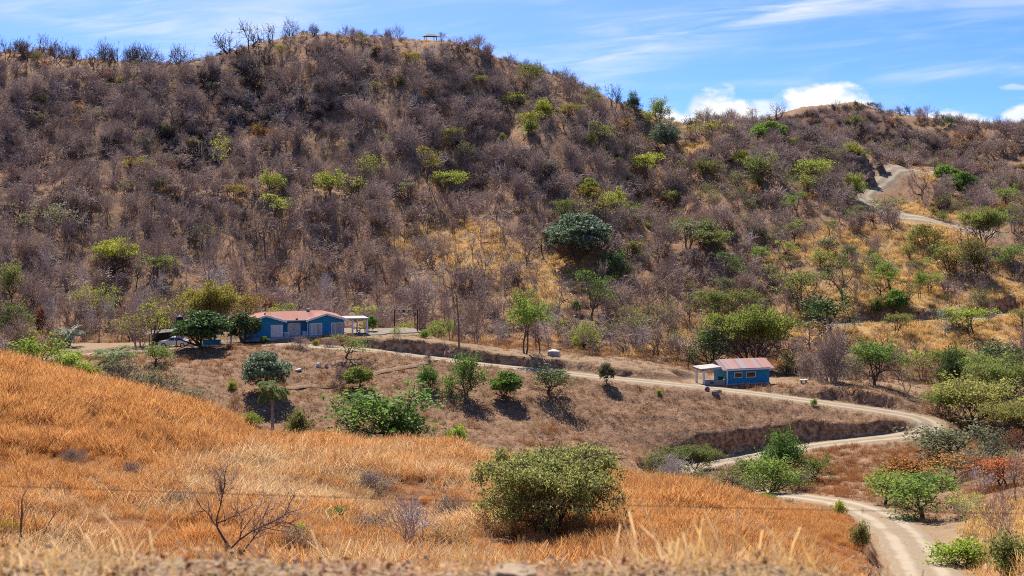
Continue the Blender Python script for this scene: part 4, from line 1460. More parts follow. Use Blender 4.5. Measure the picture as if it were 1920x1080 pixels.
chair(16.6, 1.5, 1.5, "dark chair at the patio table, nearer the blue house")
chair(18.0, 1.4, -1.5, "dark chair at the patio table, on the side away from the house")
tb = empty("patio_table", loc2w(HO, HYAW, 17.3, 1.5, .0), HYAW, "small dark table under the flat white patio cover", "table")
MB().box(-.42, .42, -.42, .42, .70, .74).build("table_top", M_WOOD, tb)
for sx in (-1, 1):
    for sy in (-1, 1):
        MB().box(sx * .36 - .03, sx * .36 + .03, sy * .36 - .03, sy * .36 + .03, 0, .70).build("leg", M_BLACKM, tb)

# ------------------------------------------------------------------ the small blue house by the road
sh = empty("blue_cabin", tuple(SO), SYAW, "small blue cabin with a patchy red metal roof beside the dirt road", "house")
SW, SD, SE = 6.55, 4.6, 2.3
mb = MB().box(0, SW, 0, SD, -.5, SE)
for xa, xb in ((0.0, .14), (SW - .14, SW)):
    mb.prism([(0, SE), (SD, SE), (SD / 2, SE + .88)], 'x', xa, xb)
mb.build("wall", M_BLUE, sh)
MB().box(-.06, SW + .06, -.12, -.003, -.5, .10).build("plinth", M_GREYC, sh)
mb = MB()
rz0, rz1 = SE - .02, SE + 1.02
slab(mb, (-.35, -.45, rz0), (SW - .05, -.45, rz0), (SW - .05, SD / 2, rz1), (-.35, SD / 2, rz1), .06)
slab(mb, (-.35, SD / 2 + .003, rz1), (SW - .05, SD / 2 + .003, rz1), (SW - .05, SD + .45, rz0), (-.35, SD + .45, rz0), .06)
slab(mb, (SW - .05, -.40, rz0 - .07), (SW + .55, -.40, rz0 - .07), (SW + .55, SD / 2, rz1 - .08), (SW - .05, SD / 2, rz1 - .08), .06)
slab(mb, (-.95, -.40, rz0 - .07), (-.35, -.40, rz0 - .07), (-.35, SD / 2, rz1 - .08), (-.95, SD / 2, rz1 - .08), .06)
sr = mb.build("roof", M_ROOF2, sh)
MB().box(-.95, SW + .55, -.50, -.455, rz0 - .26, rz0 - .08).build("gutter", M_WHITE, sr)
for x0, x1, z0, z1 in ((1.03, 2.28, .86, 1.66), (2.84, 4.36, .88, 1.70)):
    w = bars(MB(), x0, x1, -.07, -.003, z0, z1, .085).build("window", M_WHITE, sh)
    MB().box(x0 + .085, x1 - .085, -.03, -.004, z0 + .085, z1 - .085).build("pane", M_GLASS, w)
for px in (-.16,):
    MB().box(px - .08, px + .08, -.35, -.19, -.45, SE - .1).build("post", M_WHITE, sh)
mb = MB()
slab(mb, (-4.15, -.1, 2.36), (-.97, -.1, 2.58), (-.97, 3.0, 2.62), (-4.15, 3.0, 2.40), .30)
po = mb.build("porch_roof", M_PALEC, sh)
MB().tube([(-3.85, -.13, 2.2), (-3.85, -.10, 2.2)], .10, 12).build("lamp", M_BLACKM, po)
MB().box(-3.7, -3.42, .0, .28, -.45, 2.1).build("porch_post", M_WHITE, sh)
MB().box(-3.7, -3.42, 2.6, 2.88, -.45, 2.1).build("porch_post", M_WHITE, sh)
mb = MB().box(-3.42, -2.7, .0, .6, -.45, .70).box(-2.7, -2.1, .0, .6, -.45, .22).box(-2.7, -2.1, .0, .6, .50, .70).box(-2.7, -2.1, .5, .6, .22, .5).box(-2.1, -.4, .0, .6, -.45, .70)
mb.build("counter", M_PALEC, sh)
gr = empty("grill", loc2w(SO, SYAW, -.95, .3, .70), SYAW, "small black grill standing on the cabin's porch counter", "grill")
MB().box(-.32, .32, -.22, .22, .0, .28).build("body", M_BLACKM, gr)
MB().prism([(-.23, .28), (.23, .28), (.16, .46), (-.16, .46)], 'x', -.33, .33).build("lid", M_BLACKP, gr)

# white stone table on the cabin terrace
g = hit([(1507, 719), (1038, 668), (861, 651), (834, 648), (148, 671), (186, 666), (803, 671)])
tb = empty("garden_table", tuple(g[0]), .2, "low pale table on the bare terrace to the right of the cabin", "table")
MB().box(-.55, .55, -.3, .3, .42, .50).build("table_top", M_PALER, tb)
for sx in (-1, 1): MB().box(sx * .35 - .08, sx * .35 + .08, -.2, .2, -.15, .42).build("leg", M_GREYC, tb)
# water cistern
wt = empty("water_cistern", tuple(g[1]), 0, "squat round concrete cistern with a white lid on the shelf above the road", "water tank")
MB().lathe([(.9, -.3), (.9, .72), (.82, .72)], 20).build("body", M_PALEC, wt)
MB().lathe([(.62, .725), (.60, .82), (.35, .90), (.05, .92)], 20).build("lid", M_WHITE, wt)
# poles
up = empty("utility_pole", tuple(g[2]), 0, "tall thin wooden utility pole behind the road bank", "pole")
MB().tube([(.0, 0, -.5), (-.12, 0, 4), (-.42, 0, 7.6)], [.13, .11, .08], 8).build("pole", M_WOOD, up)
MB().tube([(-.38, -.08, 7.1), (-.38, -.32, 7.1)], .03, 6).lathe([(.05, 7.12), (.06, 7.18), (.02, 7.24)], 8, (-.38, -.30)).build("insulator", M_GREYC, up)
tag(MB().tube([(0, 0, -.3), (.02, 0, 1.35)], .05, 6).build("short_post", M_WHITE, None, tuple(g[3])), "thin pale stake on the bank left of the utility pole", "post")
for i, (h_, lab) in enumerate(((.75, "taller black drum at the edge of the parking ground"), (.45, "lower black drum at the edge of the parking ground"))):
    dr = empty("black_drum", tuple(g[4 + i]), 0, lab, "drum")
    MB().lathe([(.29, -.2), (.30, .0), (.31, h_ * .33), (.29, h_ * .35), (.29, h_ * .65), (.31, h_ * .67), (.30, h_)], 16).build("body", M_BLACKP, dr)
    MB().lathe([(.27, h_ + .002), (.27, h_ + .03)], 16).build("lid", M_BLACKM, dr)

# ------------------------------------------------------------------ around the parking ground
PZ = PX(330, 652, 203.0)[2]


def pk(u, Y, z=0.0):
    return ((u - 960) / F * Y, Y, PZ + z)


sd = empty("open_shed", pk(302, 208.6), .05, "dark open lean-to shed behind the silver car", "shed")
mb = MB()
slab(mb, (-1.7, -1.3, 1.52), (1.9, -1.3, 1.80), (1.9, 1.3, 2.02), (-1.7, 1.3, 1.74), .08)
mb.build("roof", M_DARKROOF, sd)
for px, py, ph in ((-1.5, -1.1, 1.45), (1.7, -1.1, 1.70), (-1.5, 1.1, 1.64), (1.7, 1.1, 1.9)):
    MB().box(px - .06, px + .06, py - .06, py + .06, -.1, ph).build("post", M_WOOD, sd)
MB().box(-1.42, 1.62, 1.12, 1.17, .0, 1.6).build("back_wall", M_DARKROOF, sd)

tk = empty("water_tank_tower", pk(337, 206.5), 0, "ribbed black water tank raised on a pale tower behind the tree", "water tank")
MB().box(-.62, .62, -.62, .62, 2.72, 2.86).build("platform", M_PALEC, tk)
for sx in (-1, 1):
    for sy in (-1, 1):
        MB().box(sx * .52 - .07, sx * .52 + .07, sy * .52 - .07, sy * .52 + .07, -.1, 2.72).build("leg", M_PALEC, tk)
pr = [(.50, 2.86)]
for i in range(5):
    z0 = 2.88 + i * .225
    pr += [(.53, z0), (.53, z0 + .15), (.50, z0 + .17), (.50, z0 + .21)]
pr += [(.50, 4.02), (.34, 4.2), (.2, 4.24)]
MB().lathe(pr, 20).build("tank", M_BLACKP, tk)
MB().lathe([(.2, 4.242), (.2, 4.34), (.05, 4.37)], 14).build("lid", M_BLACKM, tk)


def car(loc, rz):
    c = empty("parked_car", loc, rz, "silver car parked on the bare ground, half hidden by a tree", "car")
    prof = [(-2.15, .32), (-2.18, .62), (-2.05, .80), (-1.15, .96), (-.95, .98), (1.55, 1.0), (2.05, .94), (2.15, .72), (2.12, .32)]
    mb = MB()
    n = len(prof)
    rows = [(-.86, .93), (-.80, 1.0), (.80, 1.0), (.86, .93)]
    V = []
    for yy, s in rows:
        V += [(p * (1 if s == 1 else .985), yy, .32 + (q_ - .32) * s) for p, q_ in prof]
    Fs = [tuple(range(n - 1, -1, -1)), tuple((3 * n) + k for k in range(n))]
    for r in range(3): Fs += [(r * n + k, r * n + (k + 1) % n, (r + 1) * n + (k + 1) % n, (r + 1) * n + k) for k in range(n)]
    mb.add(V, Fs)
    cab = [(-1.02, .965), (-.30, 1.42), (.0, 1.46), (1.0, 1.44), (1.75, .985)]
    m = len(cab)
    V = [(p, yy * (1 - .22 * (q_ - .96) / .5), q_) for yy in (-.80, .80) for p, q_ in cab]
    mb.add(V, [tuple(range(m - 1, -1, -1)), tuple(m + k for k in range(m))] + [(k, (k + 1) % m, m + (k + 1) % m, m + k) for k in range(m)])
    mb.build("body", M_CAR, c, shade=False)
    for s in (-1, 1):
        for nm, pts in (("side_window", [(-.82, 1.0), (-.26, 1.37), (.22, 1.40), (.22, 1.0)]), ("side_window", [(.30, 1.0), (.30, 1.40), (.96, 1.38), (1.45, 1.02)])):
            yy = lambda q_: s * (.80 * (1 - .22 * (q_ - .96) / .5) + .006)
            V = [(p, yy(q_), q_) for p, q_ in pts] + [(p, yy(q_) - s * .02, q_) for p, q_ in pts]
            MB().add(V, [(0, 1, 2, 3), (7, 6, 5, 4)] + [(k, (k + 1) % 4, 4 + (k + 1) % 4, 4 + k) for k in range(4)]).build(nm, M_CGLASS, c)
    V = [(-1.0, -.68, .985), (-1.0, .68, .985), (-.36, .58, 1.39), (-.36, -.58, 1.39)]
    MB().add([(x - .012, y, z + .012) for x, y, z in V] + [(x + .01, y, z - .01) for x, y, z in V], [(0, 1, 2, 3), (7, 6, 5, 4)] + [(k, (k + 1) % 4, 4 + (k + 1) % 4, 4 + k) for k in range(4)]).build("windscreen", M_CGLASS, c)
    for wx in (-1.32, 1.35):
        for s in (-1, 1):
            prf = [(.22, -.11), (.30, -.11), (.33, -.08), (.33, .08), (.30, .11), (.22, .11)]
            w = MB()
            k = 18
            V = [(wx + r * math.cos(a), s * .80 + t, .33 + r * math.sin(a)) for r, t in prf for a in [2 * math.pi * j / k for j in range(k)]]
            w.add(V, [(i * k + j, i * k + (j + 1) % k, (i + 1) % 6 * k + (j + 1) % k, (i + 1) % 6 * k + j) for i in range(6) for j in range(k)])
            wo_ = w.build("wheel", M_TYRE, c)
            V = [(wx + .215 * math.cos(a), s * .80 + t, .33 + .215 * math.sin(a)) for t in (-.09, .09) for a in [2 * math.pi * j / k for j in range(k)]]
            MB().add(V, [tuple(range(k)), tuple(range(2 * k - 1, k - 1, -1))] + [(j, (j + 1) % k, k + (j + 1) % k, k + j) for j in range(k)]).build("rim", M_CHROME, wo_)
    for s in (-1, 1):
        MB().box(-2.17, -2.02, s * .62 - .16, s * .62 + .16, .62, .74).build("headlight", M_WHITE, c)
        MB().box(-.78, -.62, s * .95 - .09, s * .95 + .09, .98, 1.10).box(-.72, -.68, s * .82 - .06, s * .82 + .06, 1.0, 1.04).build("wing_mirror", M_CAR, c)
    return c


car(pk(326, 204.2, .0), .04)
ps = hit([(331, 661), (432, 648), (414, 650)])
tag(MB().tube([(0, 0, -.4), (0, 0, 2.1)], .075, 8).box(-.11, .11, -.11, .11, 2.1, 2.16).build("iron_post", M_RUST, None, pk(331, 200.6, -.05)), "rusty brown iron post in front of the silver car", "post")
tag(MB().box(-.13, .13, -.13, .13, -.2, 2.15).box(-.17, .17, -.17, .17, 2.15, 2.28).build("white_pillar", M_WHITE, None, pk(433, 203.0)), "slim white pillar between the two mango trees", "pillar")
tag(MB().tube([(0, 0, -.4), (0, 0, 1.1)], .10, 7).build("wooden_post", M_WOOD, None, pk(413, 200.6)), "short brown wooden post under the mango trees", "post")
lw = tag(MB().box(-1.3, 1.3, -.1, .1, -.1, .78).box(-1.36, 1.36, -.15, .15, .78, .86).build("garden_wall", M_BLUE, None, pk(397, 205.6), .04), "low dark blue wall in the shade behind the mango tree", "wall")
for i, (u, lab) in enumerate(((362, "white bucket under the mango tree, nearer the car"), (372, "white bucket under the mango tree, nearer the trunk"))):
    bk = empty("bucket", pk(u, 200.7), 0, lab, "bucket", "white buckets under the mango tree")
    MB().lathe([(.13, 0), (.17, .36), (.18, .36), (.18, .40), (.15, .40), (.12, .05)], 14).build("body", M_WHITE, bk)
    MB().tube([(.18, 0, .36), (.12, .0, .50), (0, 0, .55), (-.12, 0, .50), (-.18, 0, .36)], .01, 5).build("handle", M_BLACKM, bk)
for i, (u, lab) in enumerate(((384, "brown clay pot right beside the mango trunk"), (400, "brown clay pot farther from the mango trunk, with a dry plant"))):
    cp = empty("clay_pot", pk(u, 200.6), 0, lab, "pot")
    MB().lathe([(.16, 0), (.25, .30), (.28, .30), (.28, .36), (.22, .36), (.20, .30)], 14).build("body", M_CLAY, cp)
    t_, l_ = Wood(), None
    v = VAR['shrub'][i]
    pl_ = link("dry_plant" if i else "plant", v['all'], cp, (0, 0, .28))
    pl_.scale = (.28, .28, .25)
    set_leaf(pl_, 'drygrey' if i else 'dark')
bn = empty("plank_bench", pk(352, 200.9), -.15, "low wooden plank bench beside the white buckets", "bench")
MB().box(-.95, .95, -.16, .16, .40, .46).build("seat", M_WOOD, bn)
for sx in (-.7, .7): MB().box(sx - .05, sx + .05, -.14, .14, -.05, .40).build("leg", M_WOOD, bn)

# ------------------------------------------------------------------ lookout shelter on the hilltop
ys_ = np.arange(380, 412, .5)
zs_ = H((807 - 960) / F * ys_, ys_)
ic = (zs_ / ys_).argmax()
gz_ = H(np.array([(807 - 960) / F * 405.0]), np.array([405.0]))[0]
gzb = empty("hilltop_shelter", ((807 - 960) / F * 405.0, 405.0, gz_), .35, "small open shelter with a dark hipped roof on the hill top", "shelter")
top = zs_[ic] / ys_[ic] * 405.0 + 1.15 - gz_
for sx in (-1, 1):
    for sy in (-1, 1):
        MB().box(sx * 1.45 - .09, sx * 1.45 + .09, sy * 1.25 - .09, sy * 1.25 + .09, -.4, top).build("post", M_WOOD, gzb)
V = [(-2.1, -1.9, top), (2.1, -1.9, top), (2.1, 1.9, top), (-2.1, 1.9, top), (-.7, 0, top + .85), (.7, 0, top + .85)]
MB().add(V, [(3, 2, 1, 0), (0, 1, 5, 4), (1, 2, 5), (2, 3, 4, 5), (3, 0, 4)]).build("roof", M_DARKROOF, gzb)


# ------------------------------------------------------------------ rocks
def rock(name, loc, dims, seed, label, cat="rock", mat=None, rz=0.0, sub=3, rough=.35, group=None, planes=14, cut=(.55, .95)):
    import bmesh
    bm = bmesh.new()
    bmesh.ops.create_icosphere(bm, subdivisions=sub, radius=1.0)
    rng = rs(seed)
    N = rng.normal(0, 1, (planes, 3))
    N /= np.linalg.norm(N, axis=1)[:, None]
    dd = rng.uniform(*cut, planes)
    for v in bm.verts:
        p = np.array(v.co)
        for n_, d_ in zip(N, dd):
            h_ = p @ n_ - d_
            if h_ > 0: p = p - n_ * h_ * .92
        a = np.array([p[0] * 2.3 + seed + p[2] * 1.1]), np.array([p[1] * 2.3 + p[2] * 2.7])
        p = p * (1 + rough * .8 * float(fbm(a[0], a[1], seed, 5, .65)[0]))
        v.co = (p[0] * dims[0] / 2, p[1] * dims[1] / 2, p[2] * dims[2] / 2 + dims[2] * .22)
    me = bpy.data.meshes.new(name)
    bm.to_mesh(me)
    bm.free()
    me.materials.append(mat or M_ROCK)
    return tag(link(name, me, None, tuple(loc), rz), label, cat, group)


M_CRAG = plain("dark_crag", (0.075, 0.05, 0.038), (0.36, 0.24, 0.155), .5, 0.95, 0.1, 0, 0.9)
g = hit([(1652, 326), (1628, 352), (1598, 342), (1618, 318), (1326, 734), (1341, 741), (1349, 738), (560, 696), (598, 690), (612, 690), (1290, 738)])
rock("crag", g[0] + [0, 0, -1], (4.6, 4, 9), 501, "pointed dark crag beside the top of the hill track", mat=M_CRAG, rough=1.3, planes=8, cut=(.2, .6), sub=4)
rock("crag", g[1] + [0, 1, -1], (8.5, 5, 7.5), 502, "broad dark crag at the bend of the hill track", mat=M_CRAG, rough=1.3, planes=8, cut=(.2, .6), sub=4)
rock("crag", g[2] + [0, 1, -1], (7, 5, 5.5), 503, "low dark crag farthest left of the hill track", mat=M_CRAG, rough=1.3, planes=8, cut=(.2, .6), sub=4)
rock("crag", g[3] + [0, 1, -1], (5.5, 5, 6.5), 504, "dark crag higher up behind the bend of the hill track", mat=M_CRAG, rough=1.3, planes=8, cut=(.2, .6), sub=4)
for i, (u_, v_, s_, lab) in enumerate(((1640, 352, 2.0, "brown boulder on the inner edge of the hill track's bend"), (1612, 362, 1.6, "brown boulder at the foot of the broad crag"), (1664, 330, 1.7, "brown boulder at the foot of the pointed crag"), (1590, 352, 2.2, "brown boulder between the low crag and the lime bush"))):
    rock("boulder", hit([(u_, v_)])[0], (s_ * 1.3, s_, s_), 520 + i, lab, mat=M_CRAG, rough=1.0, planes=9, cut=(.3, .7))
rock("boulder", g[4], (.75, .7, .9), 505, "dark round boulder at the lower road edge left of the cabin")
rock("boulder", g[5], (1.3, .9, .9), 506, "jagged grey boulder below the road in front of the cabin")
rock("boulder", g[6], (.8, .8, .6), 507, "small grey boulder against the jagged one below the road", rz=1)
rock("white_stone", g[7], (1.0, .7, .5), 508, "flat whitish stone on the slope below the long blue house", "stone", M_PALER)
rock("white_stone", g[8], (.8, .7, .95), 509, "taller whitish stone of the pair on the slope", "stone", M_PALER)
rock("white_stone", g[9], (.7, .6, .8), 510, "rounder whitish stone of the pair on the slope", "stone", M_PALER, 1)
fz = H(np.array([-.01]), np.array([6.2]))[0]
rock("flat_rock", (-.01, 6.2, fz - .005), (.27, .22, .085), 511, "flat tan rock half sunk in the dusty verge nearest the camera", "rock", M_TANR, .3, 4, .3)

# ------------------------------------------------------------------ barbed wire along the verge
fe = empty("barbed_wire_fence", (0, 9.0, 0), 0, "rusty barbed wire fence strung low across the verge", "fence")


def wire(u0, v0, u1, v1, Y0, Y1, name):
    mb = MB()
    a, b_ = Vector(PX(u0, v0, Y0)), Vector(PX(u1, v1, Y1))
    n_ = 60
    pts = [a + (b_ - a) * (i / n_) - Vector((0, 9.0, .03 * math.sin(math.pi * i / n_))) for i in range(n_ + 1)]
    mb.tube(pts, .0021, 5)
    rng = random.Random(5)
    L = (b_ - a).length
    for i in range(int(L / .13)):
        t = (i + .5) * .13 / L
        p = a + (b_ - a) * t - Vector((0, 9.0, .03 * math.sin(math.pi * t)))
        for s in (-1, 1):
            an = rng.uniform(0, 3.14)
            o_ = Vector((.35 * s, math.cos(an), math.sin(an))) * .018
            mb.tube([p - o_, p + o_], .0016, 4)
    return mb.build(name, M_RUST, fe)


wire(-420, 896, 2420, 972, 9.0, 9.0, "strand")
wire(-420, 975, 2420, 1330, 8.6, 9.0, "strand")
for u in (-420, 2420):
    p = PX(u, 900, 9.03)
    zg = H(np.array([p[0]]), np.array([p[1]]))[0]
    MB().tube([(p[0], p[1] - 9.0 + .06, zg - .3), (p[0] + .03, p[1] - 9.0 + .06, p[2] + .25)], [.055, .045], 8).build("post", M_WOOD, fe)

# ------------------------------------------------------------------ footpath worn across the cleared slope
fp = hit([(536, 728), (580, 727), (630, 722), (672, 712), (715, 699), (760, 689), (800, 681), (838, 675)])
fp = catmull(fp, .5)
T_ = np.gradient(fp[:, :2], axis=0)
T_ /= np.linalg.norm(T_, axis=1)[:, None]
s_ = np.linspace(-1, 1, 5)
wd = .55 * (1 + .5 * fbm(fp[:, 0] * .6, fp[:, 1] * .6, 98, 3))
xx = fp[:, None, 0] + T_[:, None, 1] * s_ * wd[:, None]
yy = fp[:, None, 1] - T_[:, None, 0] * s_ * wd[:, None]
zz = H(xx.ravel(), yy.ravel()).reshape(xx.shape) + .16 - .10 * np.abs(s_)
ix = np.arange(xx.size).reshape(xx.shape)
tag(link("footpath", np_mesh("footpath", np.stack([xx, yy, zz], -1).reshape(-1, 3), np.stack([ix[:-1, :-1], ix[:-1, 1:], ix[1:, 1:], ix[1:, :-1]], -1).reshape(-1, 4), mats=[mt], smooth_shade=True)), kind='structure')
ca_ = bpy.data.meshes["footpath"].color_attributes.new('zone', 'FLOAT_COLOR', 'POINT')
ca_.data.foreach_set('color', np.tile([0, 0, 0, .7], xx.size).astype(np.float32))
